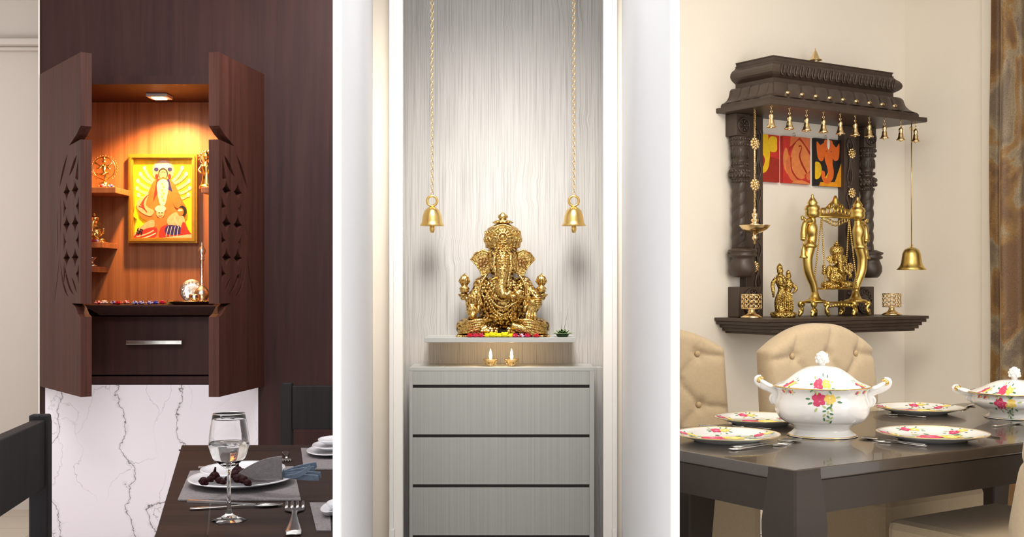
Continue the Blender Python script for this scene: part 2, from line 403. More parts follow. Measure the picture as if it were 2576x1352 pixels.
# middle niche
struct('wall_middle', G().box(WX(950, 4.2), WX(1570, 4.2), 4.2, 4.26, 0, 2.82), 'combed')
struct('wall_niche_left', G().box(WX(937.5, 3.95), WX(979.5, 3.95), 3.95, 3.98, 0, 2.82), 'reveal')  # recessed strip, warm shade beside the frame painted in as beige
struct('wall_niche_right', G().box(WX(1552.5, 3.905), WX(1564, 3.905), 3.905, 3.96, 0, 2.82), 'reveal')
def jamb(n, a, b, c):
    g = G(); g.box(WX(a, 3.88), WX(b, 3.88), 3.88, 4.2, 0, 2.82); g.box(WX(b, 3.9), WX(c, 3.9), 3.9, 3.93, 0, 2.82)
    struct(n, g, 'frame_cream', bevel=.002)
jamb('trim_3', 979, 989, 1013)
jamb('trim_4', 1553, 1541, 1518)
g = G(); g.box(WX(979, 3.86), WX(991, 3.86), 3.86, 3.9, 0, WZ(1335, 3.86)); struct('baseboard_left', g, 'frame_cream')
g = G(); g.box(WX(1541, 3.86), WX(1552, 3.86), 3.86, 3.9, 0, WZ(1335, 3.86)); struct('baseboard_right', g, 'frame_cream')
# left bay : veneer wall around the cabinet opening
cx0, cx1, cz0, cz1 = WX(101, D1), WX(664, D1), WZ(967, D1), WZ(190, D1)
wx0 = WX(100, D1)
g = G(); g.box(wx0, -.48, D1, D1+.03, cz1, 2.82); g.box(cx1, -.48, D1, D1+.03, 0, cz1); g.box(wx0, cx1, D1, D1+.03, 0, cz0)
g.box(wx0, wx0+.006, D1+.03, 6.05, 0, 2.82)
g.box(-.53, -.48, D1+.03, 6.05, 0, 2.82)
struct('wall_left', g, 'veneer')
struct('trim_5', G().box(wx0-.006, wx0, D1-.002, 6.05, 0, 2.82), 'frame_cream')
wall_l = bpy.data.objects['wall_left']
G().box(WX(115, D1), WX(650, D1), D1-.006, D1, 0, cz0-.003).build('marble_panel', 'marble', wall_l, label='white marble panel with dark veins')
# hall behind on the left
g = G(); g.box(-4.2, wx0-.2, 6.6, 6.66, 0, 2.82); struct('wall_hall', g, 'hall')
g = G(); d = 6.56
g.box(-4.2, -1.9, 6.50, 6.6, WZ(112, 6.5), WZ(95, 6.5)); g.box(-4.2, -1.9, 6.55, 6.6, WZ(122, 6.5), WZ(112, 6.5)); struct('trim_6', g, 'hall', bevel=.01)
g = G(); g.box(-4.25, -4.2, 1.9, 6.66, 0, 2.82); struct('wall_far_left', g, 'hall')
# right bay : oblique walls
TH = math.radians(33.3); u = Vector((math.cos(TH), math.sin(TH), 0)); nn = Vector((-math.sin(TH), math.cos(TH), 0))
P0 = Vector((.992, 5.801, 0))
def R(s, w, z=0): return P0+u*s-nn*w+Vector((0, 0, z))
def RM(): return Matrix.Translation(P0) @ Matrix.Rotation(TH, 4, 'Z')
g = G(); g.box(.02, .05, 4.3, 5.22, 0, 2.82); struct('wall_behind_niche', g, 'cream_wall')
g = G(RM()); g.box(-1.12, 1.44, 0, .05, 0, 2.82); struct('wall_right', g, 'cream_wall')
g = G(RM()); g.box(1.4, 1.45, -3.2, 0, 0, 2.82); struct('wall_window', g, 'cream_wall')
g = G(RM()); g.box(1.375, 1.4, -3.2, -.50, 0, 2.82); struct('trim_7', g, 'cream_wall', bevel=.004)
g = G(RM()); g.box(-.6, 1.4, -.012, 0, 0, .1); struct('baseboard_back', g, 'frame_cream')
# curtain : pleated cloth hanging along the window wall
g = G(RM()); NU, NZ = 150, 30; vs = []; fs = []
for k in range(2):
    for i in range(NU+1):
        t = i/NU; yy = -.595-t*1.3
        xx = 1.300+.030*math.sin(t*1.3*2*PI/.13)+.012*math.sin(t*41+1)+(.004 if k else 0)
        for j in range(NZ+1):
            z = .02+2.7*j/NZ
            vs.append((xx+.004*math.sin(z*3+t*20), yy+.004*math.sin(z*4+t*9), z))
n1 = (NU+1)*(NZ+1)
for k in range(2):
    for i in range(NU):
        for j in range(NZ):
            a = k*n1+i*(NZ+1)+j; fs.append((a, a+1, a+NZ+2, a+NZ+1))
g.add(vs, fs)
cur = g.build('curtain', 'damask', None, label='gold and taupe damask curtain hanging in pleats at the right edge', cat='curtain', recalc=False)
# ================================================================== LEFT BAY: wall shrine cabinet
cab = empty('shrine_cabinet', ((cx0+cx1)/2, D1+.1, cz0), 0, 'dark veneer wall cabinet with open carved doors and a lit shrine inside', 'cabinet')
T = .018; DB = 5.95
G().box(cx0, cx1, D1, DB, WZ(212, D1), cz1).build('top_panel', 'veneer', cab)
G().box(cx0, cx1, DB-.012, DB, cz0, WZ(212, D1)).build('back_panel', 'teak', cab, label='warm lit teak back panel')
G().box(cx0, cx0+T, D1, DB-.012, cz0, WZ(212, D1)).build('side_panel', 'teak', cab)
G().box(cx1-T, cx1, D1, DB-.012, cz0, WZ(212, D1)).build('side_panel', 'teak', cab)
ZL = 1.156
lp = [(cx0+T, ZL), (cx1-T, ZL), (cx1-T, WZ(790, 5.38)), (cx0+T, WZ(790, 5.38))]
g = G(); g.box(cx0+T, cx1-T, D1+.0, DB-.012, ZL-.02, ZL)
x0, x1 = WX(213, 5.25), WX(562, 5.25)
vs = [(x0, 5.26, ZL), (x1, 5.26, ZL), (x1, 5.42, ZL), (x0, 5.42, ZL), (x0, 5.26, ZL-.006), (x1, 5.26, ZL-.006), (x1, 5.42, ZL-.006), (x0, 5.42, ZL-.006),
      (x0+.04, 5.33, ZL-.046), (x1-.04, 5.33, ZL-.046), (x1-.04, 5.42, ZL-.046), (x0+.04, 5.42, ZL-.046)]
g.add(vs, [(0, 1, 2, 3), (0, 4, 5, 1), (4, 8, 9, 5), (1, 5, 6, 2), (5, 9, 10, 6), (0, 3, 7, 4), (4, 7, 11, 8), (8, 11, 10, 9)], 0, False)
g.build('ledge', 'veneer', cab)
g = G(); g.box(cx0+T, cx1-T, 5.385, 5.41, WZ(943, 5.4), WZ(796, 5.4), bev=.003)
dr = g.build('drawer', 'veneer', cab)
g = G(); g.box(WX(317, 5.35), WX(458, 5.35), 5.345, 5.358, WZ(867, 5.35), WZ(857, 5.35), bev=.002)
for px in (325, 450): g.box(WX(px, 5.36)-.005, WX(px, 5.36)+.005, 5.355, 5.388, WZ(865, 5.36), WZ(859, 5.36))
g.build('handle', 'silver', dr, label='brushed steel bar handle')
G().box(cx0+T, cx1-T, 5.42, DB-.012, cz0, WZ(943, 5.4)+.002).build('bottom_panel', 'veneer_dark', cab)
G().box(cx0+T, cx1-T, 5.39, 5.42, cz0+.001, WZ(947, 5.4)).build('plinth_rail', 'veneer', cab)
# carved doors
def astroid(cx, cz, rx, rz, n=5):
    P = [(cx+rx, cz), (cx, cz+rz), (cx-rx, cz), (cx, cz-rz)]; out = []
    for i in range(4):
        a, b = P[i], P[(i+1) % 4]
        out += bez(a, b, ((a[0]+b[0])/2*.45+cx*.55, (a[1]+b[1])/2*.45+cz*.55), n)[:-1]
    return out
def door(hinge, direc, inner, Wd, name='door'):
    X = Vector((*direc, 0)).normalized(); Y = Vector((*inner, 0)).normalized()
    m = Matrix(((X.x, Y.x, 0, hinge[0]), (X.y, Y.y, 0, hinge[1]), (0, 0, 1, 0), (0, 0, 0, 1)))
    zb, zt = .787, 2.20
    dd = 4.95
    zy = lambda py: WZ(py, dd)
    # u measured from hinge; free edge at Wd
    o = [(0, zb), (Wd, zb), (Wd, zy(800)), (Wd-.10, zy(772)), (Wd-.10, zy(760)), (Wd, zy(772)-.0), (Wd, zy(357)), (Wd-.09, zy(350)), (Wd-.13, zy(340)), (Wd, zy(318)), (Wd, zt), (0, zt)]
    o = [(0, zb), (Wd, zb), (Wd, zy(797)), (Wd-.035, zy(790)), (Wd-.075, zy(772)), (Wd-.13, zy(764)), (Wd, zy(764)), (Wd, zy(356)), (Wd-.17, zy(362)), (Wd-.06, zy(340)), (Wd, zy(322)), (Wd, zt), (0, zt)]
    holes = []
    L = lambda q: Wd-q
    c1, c2, rz, rx = L(.080), L(.205), .042, .050
    rows = [478, 562, 648]
    for py in rows:
        z = zy(py)
        holes.append(astroid(c1, z, rx, rz)); holes.append(astroid(c2, z, rx, rz))
    for py in (437, 520, 606, 690):
        z = zy(py)
        a, b = L(.035), L(.245)
        holes.append([(a+.008, z+.040), (a-.012, z+.012), (a-.036, z), (a-.012, z-.012), (a+.008, z-.040)] if py != 437 else [(a, z+.06), (a-.045, z-.02), (a-.01, z-.03), (a, z-.02)])
        if py != 437: holes.append([(b-.006, z+.040), (b+.012, z+.012), (b+.034, z), (b+.012, z-.012), (b-.006, z-.040)][::-1])
    # crescents: curved leaf slots above, beside and below the lattice
    def lens(p, q, c, w):
        a = bez(p, q, c, 8); n_ = (-(q[1]-p[1]), q[0]-p[0]); l = math.hypot(*n_); n_ = (n_[0]/l*w, n_[1]/l*w)
        b = bez(p, q, (c[0]+n_[0], c[1]+n_[1]), 8); return a+b[1:-1][::-1]
    holes.append(lens((L(.055), zy(392)), (L(.17), zy(440)), (L(.11), zy(400)), .05))
    holes.append(lens((L(.19), zy(382)), (L(.315), zy(462)), (L(.285), zy(415)), .045))
    holes.append(lens((L(.30), zy(490)), (L(.31), zy(590)), (L(.295), zy(540)), .022))
    holes.append(lens((L(.345), zy(520)), (L(.35), zy(640)), (L(.36), zy(580)), .018))
    holes.append(lens((L(.31), zy(632)), (L(.40), zy(765)), (L(.35), zy(700)), .016))
    holes.append(lens((L(.055), zy(738)), (L(.13), zy(698)), (L(.075), zy(712)), .03))
    holes.append(lens((L(.10), zy(742)), (L(.245), zy(655)), (L(.19), zy(712)), .04))
    holes.append(lens((L(.175), zy(748)), (L(.30), zy(655)), (L(.26), zy(720)), .035))
    g = G(m @ Matrix.Translation((0, .011, 0))); g.cut(o, holes, .022)
    d = g.build(name, 'veneer_door', cab, label='open door with carved leaf lattice')
    g = G(m @ Matrix.Translation((0, .0335, 0))); g.cut([(p[0], p[1]) for p in o], [], .0218)
    g.build('door_core', 'veneer_door', d)
    g = G(m); g.box(L(.42), L(.012), .0205, .0228, zy(760), zy(374)); g.build('lattice_shade_sheet', 'veneer_dark', d)  # dark sheet standing in for the shade inside the carved holes
    return d
hl = (WX(100, D1), D1-.0); fl = (WX(203, 4.88), 4.88)
door(hl, (fl[0]-hl[0], fl[1]-hl[1]), (-(fl[1]-hl[1]), fl[0]-hl[0]), math.dist(hl, fl))
hr = (WX(665, D1), D1); fr = (WX(551, 4.88), 4.88)
door(hr, (fr[0]-hr[0], fr[1]-hr[1]), ((fr[1]-hr[1]), -(fr[0]-hr[0])), math.dist(hr, fr))
# interior shelves
def cshelf(xa, xb, z, y0):
    g = G(); g.box(xa, xb, y0, DB-.012, z-.028, z, bev=.002); return g.build('shelf', 'teak', cab)
SX0 = cx0+T; SX1 = cx1-T
cshelf(SX0, WX(291, 5.68), 1.712, 5.68)
cshelf(SX0, WX(258, 5.72), 1.452, 5.72)
cshelf(SX0, WX(240, 5.76), 1.335, 5.76)
cshelf(WX(506, 5.68), SX1, 1.712, 5.68)
# lamp
lx, ly = -1.685, 5.70
lp_ = empty('cabinet_downlight', (lx, ly, 2.14), 0, 'small square glowing downlight under the cabinet top', 'lamp')
g = G(); g.box(lx-.05, lx+.05, ly-.05, ly+.05, 2.139, 2.154, bev=.002); g.build('housing', 'frame_cream', lp_)
g = G(); g.box(lx-.028, lx+.028, ly-.03, ly+.03, 2.135, 2.139); g.build('glowing_panel', 'lamp_glow', lp_)
# framed devotional picture
def zpx(zx, zy): return 80+zx/2.938, 340+zy/2.938     # zoom crop to photo pixels
fx0, fx1, fz0, fz1 = WX(323, 5.9), WX(496, 5.9), WZ(612, 5.9), WZ(388, 5.9)
pic = empty('deity_picture', ((fx0+fx1)/2, 5.90, fz0), 0, 'gilt framed yellow devotional picture on the cabinet back panel', 'picture')
g = G(); b_ = .026
m_out = [(fx0, fz0), (fx1, fz0), (fx1, fz1), (fx0, fz1)]; m_in = [(fx0+b_, fz0+b_), (fx1-b_, fz0+b_), (fx1-b_, fz1-b_), (fx0+b_, fz1-b_)]
g.M = Matrix.Translation((0, 5.915, 0)); g.cut(m_out, [m_in], .042)
g.M = Matrix.Translation((0, 5.890, 0)); q = .009
g.cut([(fx0+q, fz0+q), (fx1-q, fz0+q), (fx1-q, fz1-q), (fx0+q, fz1-q)], [[(fx0+.019, fz0+.019), (fx1-.019, fz0+.019), (fx1-.019, fz1-.019), (fx0+.019, fz1-.019)]], .01)
g.build('frame', 'yellow_frame', pic)
YE = cm('paint_yellow', (.86, .72, .01)); CR = cm('paint_cream', (.70, .42, .22)); OR = cm('paint_orange', (.60, .17, .03)); NV = cm('paint_navy', (.02, .02, .16))
RD = cm('paint_red', (.55, .03, .02)); BK = MAT['black']; PK = cm('paint_pink', (.78, .50, .32)); GD = cm('paint_gold', (.78, .50, .08)); WH = cm('paint_white', (.80, .70, .55))
pm = [YE, CR, OR, NV, RD, BK, PK, GD, WH]
g = G(); g.box(fx0+.02, fx1-.02, 5.918, 5.935, fz0+.02, fz1-.02, 0)
Ly = [5.9175]
def flat(poly, mi, sm=0):
    pts = [(WX(*[zpx(a, b)[0], 5.9]), WZ(zpx(a, b)[1], 5.9)) for a, b in poly]
    if sm: pts = catmull(pts, sm)
    Ly[0] -= .00022
    g.prism(pts, Ly[0], 5.919, mi)
def disc(cx, cy, rx, ry, mi, n=16): flat([(cx+rx*math.cos(2*PI*i/n), cy+ry*math.sin(2*PI*i/n)) for i in range(n)], mi)
def stroke(p, q, c, w, mi):
    a = bez(p, q, c, 7); n_ = Vector((-(q[1]-p[1]), q[0]-p[0])).normalized()*w/2
    flat([(x+n_.x, y+n_.y) for x, y in a]+[(x-n_.x, y-n_.y) for x, y in a[::-1]], mi)
for sx in (-1, 1):
    for k, (ex, ey) in enumerate([(-190, 300), (-195, 355), (-185, 405), (-170, 250), (-140, 205)]):
        stroke((965+sx*60, 400-k*14), (965+sx*abs(ex), ey+40), (965+sx*110, ey+110), 22, 6)
        disc(965+sx*abs(ex), ey+36, 13, 16, 8)
disc(965, 262, 82, 82, 6); disc(965, 262, 72, 72, 1); 
disc(918, 305, 13, 20, 4); disc(1012, 305, 13, 20, 4)
flat([(905, 235), (920, 210), (965, 185), (1010, 210), (1025, 235), (1010, 262), (965, 240), (920, 262)], 8, 3)
disc(915, 252, 17, 15, 3); disc(1015, 252, 17, 15, 3); disc(965, 285, 36, 42, 5); disc(965, 290, 29, 37, 1)
for xx_ in (953, 977): disc(xx_, 284, 7, 3.5, 8); disc(xx_, 284, 3.2, 3, 5); stroke((xx_-8, 276), (xx_+8, 276), (xx_, 270), 2.4, 5)
stroke((965, 286), (965, 300), (961, 294), 2.5, 2); stroke((956, 309), (974, 309), (965, 314), 4, 4); disc(965, 268, 3, 6, 4)
flat([(905, 330), (1025, 330), (1100, 470), (1140, 560), (1080, 640), (860, 640), (780, 560), (850, 440)], 2, 3)
flat([(920, 320), (890, 500), (925, 430), (945, 330)], 4); flat([(1010, 320), (1035, 420), (1000, 400), (995, 330)], 3)
flat([(945, 330), (985, 328), (1008, 372), (985, 500), (965, 520), (940, 500), (920, 370)], 8, 3)
for k in range(6): disc(965+(k % 2)*10-5, 360+k*24, 9, 9, 7)
flat([(800, 470), (860, 430), (840, 520), (900, 560), (870, 600), (790, 560), (770, 500)], 1, 3)
for k in range(7): stroke((860-k*12, 440+k*14), (800+k*8, 520+k*8), (820, 470+k*10), 5, 4)
disc(948, 570, 32, 42, 1); disc(948, 545, 40, 26, 8); disc(940, 575, 5, 4, 5); disc(960, 575, 5, 4, 5); stroke((935, 595), (962, 595), (948, 602), 4, 4)
flat([(900, 640), (950, 610), (1000, 640), (985, 700), (1010, 765), (890, 765), (905, 700)], 2, 3)
flat([(760, 720), (850, 640), (900, 630), (900, 680), (840, 700), (790, 760), (755, 765)], 1, 3)
flat([(765, 735), (850, 690), (920, 685), (920, 740), (880, 765), (760, 768)], 4, 3); stroke((770, 750), (900, 705), (830, 745), 10, 6); stroke((800, 765), (915, 725), (850, 760), 8, 8)
flat([(1000, 620), (1060, 570), (1110, 590), (1130, 640), (1100, 690), (1020, 690)], 1, 3)
flat([(1040, 440), (1080, 430), (1110, 520), (1090, 545), (1050, 520)], 2, 3)
disc(1110, 560, 30, 38, 5); disc(1098, 568, 24, 30, 2); disc(1095, 556, 18, 8, 8)
flat([(950, 690), (1000, 665), (1090, 680), (1110, 730), (1000, 765), (940, 760)], 4, 3)
flat([(1000, 670), (1090, 675), (1118, 720), (1050, 740), (985, 725)], 3, 3)
for k in range(4): stroke((1010+k*25, 675), (990+k*28, 750), (1000+k*25, 710), 4, 8)
stroke((1060, 600), (1085, 670), (1050, 640), 16, 6)
flat([(1120, 640), (1150, 700), (1185, 755), (1110, 768), (1100, 700)], 4, 3); flat([(1080, 745), (1180, 735), (1186, 768), (940, 768), (1000, 755)], 6, 3)
flat([(750, 600), (760, 540), (770, 620)], 0)
def bar(cx, cy, w, h, a, ox, oy):
    pts = []
    for x, y in ((-w, -h), (w, -h), (w, h), (-w, h)):
        x += ox; y += oy; pts.append((cx+x*math.cos(a)-y*math.sin(a), cy+x*math.sin(a)+y*math.cos(a)))
    flat(pts, 5)
A_ = math.radians(20)
bar(797, 712, 20, 3, A_, 0, 0); bar(797, 712, 3, 20, A_, 0, 0)
bar(797, 712, 10, 3, A_, 10, -18); bar(797, 712, 10, 3, A_, -10, 18); bar(797, 712, 3, 10, A_, 18, 10); bar(797, 712, 3, 10, A_, -18, -10)
g.build('painted_picture', pm, pic, recalc=False)
# figurines
def figure_body(g, k=1.0, lean=0, arm=1):          # slim standing dancer, height 1 unit = k
    g.tube([(0, 0, .0), (.05, 0, .18), (0, 0, .36)], [.045*k*0+.045, .06, .085], 8)
ret = None
r1 = WX(262, 5.8); z1 = 1.712
fig = empty('dancing_figurine', (r1, 5.80, z1), 0, 'small bronze dancing figure inside a spiked ring on upper left shelf', 'figurine')
g = G(Matrix.Translation((r1, 5.80, z1))); g.torus((0, 0, .100), .054, .0035, n=32)
for i in range(26):
    a = -1.1+i*(2*PI-.9)/25
    if -2.2 < ((a+PI) % (2*PI)-PI) < -1.0: continue
    g.ell((.063*math.cos(a), 0, .100+.063*math.sin(a)), (.0045, .003, .0045), nu=6, nv=4)
g.build('flame_ring', 'brass', fig)
g = G(Matrix.Translation((r1, 5.80, z1)))
g.lathe([(.0, 0), (.035, 0), (.038, .008), (.022, .02), (.026, .03), (0, .034)])
g.tube([(.0, 0, .03), (.006, 0, .055), (0, 0, .085), (0, 0, .115)], [.006, .009, .012, .014])
g.tube([(0, 0, .08), (.02, -.01, .078), (-.01, -.016, .068), (-.034, -.01, .072)], [.009, .008, .007, .005])
g.ell((0, 0, .132), .011); g.lathe([(.012, .138), (.008, .15), (0, .162)], n=10)
for sx in (-1, 1):
    g.tube([(0, 0, .115), (sx*.02, -.004, .110), (sx*.042, -.004, .128)], [.007, .005, .004]); g.tube([(0, 0, .112), (sx*.022, -.008, .1), (sx*.036, -.012, .096)], [.007, .005, .004])
g.build('dancer', 'brass', fig)
def flower(name, x, y, z, r, mats, label, group, n=6, sq=.55, seed=0):
    rnd = random.Random(seed); g = G()
    for ring in range(2):
        for i in range(n):
            a = 2*PI*i/n+ring*.5+rnd.random()*.3; rr = r*(.6 if ring == 0 else .3); tl = .5 if ring == 0 else 1.0
            m = Matrix.Rotation(a, 3, 'Z') @ Matrix.Rotation(-tl, 3, 'Y')
            g.ell((x+rr*math.cos(a), y+rr*math.sin(a), z+r*(.22+.22*ring)), (r*.5, r*.36, r*.12), (i+ring) % len(mats), m, 8, 5)
    g.ell((x, y, z+r*.4), (r*.3, r*.3, r*.3), 0, None, 8, 6)
    lo = min(v.z for v in g.v)
    for v in g.v: v.z += z-lo
    return g.build(name, mats, None, label=label, cat='flower', group=group)
flower('flower', WX(258, 5.71), 5.715, 1.712, .020, ['red', 'pale'], 'red and white flower on upper left cabinet shelf', None, seed=1)
flower('flower', WX(277, 5.71), 5.715, 1.712, .018, ['pale', 'blue'], 'pale blue flower on upper left cabinet shelf', None, seed=2)
# ================================================================== seated elephant-headed statue (units: k metres per unit, ~313 units tall)
def ganesha(base, k, name, label, group=None, detail=True, rz=0, mats=('gold', 'patina'), vox=None, bt=''):
    r = empty(name, base, rz, label, 'statue', group)
    M0 = Matrix.Translation(Vector(base)) @ Matrix.Rotation(rz, 4, 'Z') @ Matrix.Diagonal((k, k, k, 1))
    E = lambda g, c, rr, m=None: g.ell(c, rr, 0, m, 20, 13)
    g = G(M0)
    E(g, (0, 0, 74), (64, 40, 58)); E(g, (0, 2, 118), (60, 34, 40)); E(g, (0, -6, 80), (48, 44, 44))
    for s in (-1, 1):
        E(g, (s*52, 4, 124), (25, 24, 30)); E(g, (s*66, -8, 27), (54, 44, 24)); E(g, (s*84, -4, 20), (36, 40, 18))
        g.tube([(s*100, -10, 14), (s*60, -36, 16), (s*10, -44, 14)], [18, 16, 12], 12)
        g.tube([(s*50, 14, 130), (s*86, 16, 96), (s*100, 8, 100), (s*98, 2, 116)], [15, 12, 10, 9], 12)
    # front arms
    g.tube([(-56, 0, 128), (-74, -14, 96), (-77, -26, 66)], [18, 14, 11], 12)
    g.tube([(56, 0, 128), (84, -14, 100), (88, -28, 84), (78, -36, 66)], [18, 14, 12, 10], 12)
    # head
    E(g, (0, -4, 206), (40, 36, 42)); E(g, (0, -12, 182), (30, 28, 28))
    for s in (-1, 1): E(g, (s*20, -28, 200), (13, 12, 22)); E(g, (s*24, -24, 172), (11, 12, 16))
    g.tube([(0, -22, 222), (0, -36, 196), (0, -44, 168), (-2, -48, 142), (-4, -54, 120), (2, -60, 106), (14, -60, 106), (20, -56, 114)], [26, 21, 17, 13.5, 12, 11, 9, 7], 14)
    g.slab([(-118, -46), (118, -46), (118, 40), (-118, 40)], 0, 5)
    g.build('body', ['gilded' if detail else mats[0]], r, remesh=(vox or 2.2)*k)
    # gilded face, trunk and arms over the dark ground
    if detail:
        g = G(M0)
        g.tube([(0, -26, 222), (0, -40, 196), (0, -47, 168), (-2, -51, 142), (-4, -57, 120), (2, -63, 106), (14, -63, 105), (20, -58, 114)], [18, 19.5, 16.5, 13.5, 12.2, 11, 9, 7], 14)
        for s in (-1, 1):
            E(g, (s*27, -22, 190), (10, 15, 28)); E(g, (s*17, -42, 176), (7, 7, 12))
            g.torus((s*20, -43, 196), 6, 1.6, n=14, k=6, sz=.5)
            g.tube([(s*9, -44, 232), (s*20, -44, 205), (s*22, -48, 180), (s*16, -52, 150), (s*13, -56, 125)], [3, 4, 4, 2.6, 2], 8)
        g.build('trunk_and_face', mats[0], r, remesh=1.6*k)
    # ears
    for s in (-1, 1):
        me = Matrix.Translation((0, -8, 0)) @ Matrix.Rotation(s*.12, 4, 'Z')
        q = [(-82, 196), (-70, 212), (-52, 221), (-38, 216), (-33, 205), (-29, 190), (-27, 167), (-40, 158), (-53, 153), (-58, 168), (-68, 182)]
        q = [(x*-s, z) for x, z in q]
        g = G(M0 @ me); g.prism(q, -4, 4)
        cx = sum(a for a, b in q)/len(q); cz = sum(b for a, b in q)/len(q)
        if detail:
            g.tube([((x-cx)*.98+cx, -5, (z-cz)*.98+cz) for x, z in q], 2.2, 6, 0, True); g.tube([((x-cx)*.8+cx, -4.6, (z-cz)*.8+cz) for x, z in q], 1.1, 6, 0, True)
        e = g.build('ear', mats[0], r)
        if detail:
            g = G(M0 @ me)
            for i in range(5):
                a = 2*PI*i/5; g.torus((cx+8*math.cos(a), -5, cz+8*math.sin(a)), 4.6, 1.5, n=10, k=5)
            g.ell((cx, -5, cz), (3.5, 2, 3.5)); g.build('ear_rosette', mats[1], e)
    # crown
    g = G(M0 @ Matrix.Translation((0, 2, 0)))
    g.lathe([(30, 218), (44, 228), (49, 246), (47, 262), (38, 276), (22, 284), (16, 287), (23, 289), (24, 293), (15, 296), (8, 298), (13, 303), (12, 308), (5, 313), (0, 319)], n=28, sy=.82)
    cr = g.build('crown', mats[0], r)
    if detail:
        g = G(M0)
        for j, (z, rr) in enumerate([(232, 43), (246, 47.5), (262, 45)]):
            for s in (-1, 1):
                for i in range(4):
                    a = -PI/2+s*(.62+i*.26); g.torus((rr*math.cos(a), 2+rr*.82*math.sin(a), z), 5.5, 1.8, n=12, k=5, m=Matrix.Rotation(a+PI/2, 3, 'Z'))
        for i in range(9):
            a = PI*i/8; g.tube([(0+13*math.cos(a), -40, 251+13*math.sin(a)), (25*math.cos(a), -35, 251+24*math.sin(a))], [1.5, 3.4], 6)
        g.tube(bez((-23, -38, 274), (23, -38, 274), (0, -30, 292), 10), 2, 6); g.torus((0, -41, 251), 11, 2.6, n=22, k=6); g.ell((0, -42, 251), (6.5, 4, 6.5))
        g.tube([(-17, -40, 238), (0, -44, 236), (17, -40, 238)], 2.2, 6)
        for i in range(14):
            a = 2*PI*i/14; g.ell((23*math.cos(a), 2+19*math.sin(a), 290), (4, 4, 2.4), nu=8, nv=5)
        g.build('crown_ornament', mats[0], cr)
    # beads
    if detail:
        g = G(M0); B = lambda x, y, z, rr=2.6: g.ell((x, y, z), (rr, rr, rr), 0, None, 8, 6)
        for row in range(10):
            z = 230-row*6.6; hw = 20-row*1.6
            n = max(2, 6-row//2)
            for i in range(n):
                x = -hw+2*hw*i/(n-1) if n > 1 else 0
                zz = [(222, 44), (196, 60), (168, 64), (142, 65)]
                y = -46-(232-z)*.30+abs(x)*.35
                B(x, max(y, -66)-3.5, z, 2.7)
        def fy(x, z, o=2): return -(47+o)*math.sqrt(max(.05, 1-(x/72)**2-((z-86)/74)**2))-3
        for (x0, z0, zb, n, rr) in [(46, 150, 92, 22, 3.2), (54, 140, 74, 30, 3.4), (40, 156, 112, 16, 2.6), (50, 132, 56, 30, 3.4), (56, 122, 48, 30, 2.8)]:
            for i in range(n+1):
                t = -1+2*i/n; x = x0*t; z = zb+(z0-zb)*abs(t)**2.0
                B(x, fy(x, z, 3), z, rr)
        for i in range(26): x = random.Random(i).uniform(-24, 24); z = 44+random.Random(i+50).uniform(0, 26)*(1-abs(x)/30); B(x, fy(x, z, 5), z, 2.6)
        for i in range(12):
            for s in (-1, 1):
                a = 2*PI*i/12; x = s*44+8*math.cos(a); z = 108+8*math.sin(a); B(x, fy(x, z, 3), z, 2.2)
        g.build('bead_strands', mats[0], r, kind='stuff')
        # bare belly and chest plate
        g = G(M0); g.ell((0, -14, 84), (34, 36, 26), 0, None, 20, 13); g.ell((-18, -14, 96), (22, 28, 20)); g.build('belly', mats[0], r)
        # shawl folds and trouser folds
        for s in (-1, 1):
            for i in range(5):
                o = i*6.5; g = G(M0)
                g.tube(catmull([(s*(40+o*.4), -18-2*i*0, 158-o), (s*(54+o*.75), -24+o*.5, 136-o*.6), (s*(58+o*.62), -26+o*.4, 108), (s*(52+o*.55), -30+o*.4, 78)], 5, False), 2.9, 6)
                g.build('shawl_fold', mats[0], r)
        for s in (-1, 1):
            for i in range(5):
                o = i*8; g = G(M0)
                pts = [(s*(26+o*.5), -40+i*2.5, 42-o*.05-i*1.2), (s*(58+o*.2), -53+i*.8, 43-o*.75), (s*(92+o*.25), -44+i*1.5, 36-o*.8), (s*(112), -20, 28-o*.66)]
                pts = [(x, y, max(4, z)) for x, y, z in pts]
                g.tube(catmull(pts, 6, False), [2.5+1.8*math.sin(PI*j/18) for j in range(19)], 7)
                g.build('trouser_fold', mats[0], r)
            g = G(M0); g.ell((s*78, -12, 25), (39, 36, 17), 0, None, 20, 12); g.build('knee', mats[0], r)
        g = G(M0); g.tube(catmull([(22, -58, 30), (50, -62, 22), (70, -60, 12), (84, -58, 5)], 5, False), [8, 9, 9, 9, 8, 8, 8, 7, 7, 7, 7, 6, 6, 6, 6, 5], 9)
        g.build('front_foot', mats[0], r)
    # hands
    def hand(mtx, nm='hand'):
        g = G(M0 @ mtx)
        g.ell((0, 0, 14), (14, 6.5, 18), 0, None, 14, 9); g.tube([(0, 0, -8), (0, 0, 6)], [10, 11], 10)
        for i, (x, l) in enumerate([(-10.5, 20), (-3.6, 25), (3.4, 24), (10, 18)]):
            g.tube([(x*.9, 0, 22), (x, -1, 28+l*.35), (x*1.03, -2.5, 26+l*.8), (x*1.03, -4, 28+l)], [4.0, 3.8, 3.4, 2.6], 8)
        g.tube([(9, -2, 6), (17, -5, 14), (18, -6, 24)], [5, 4.4, 3], 8)
        return g.build(nm, mats[0], r)
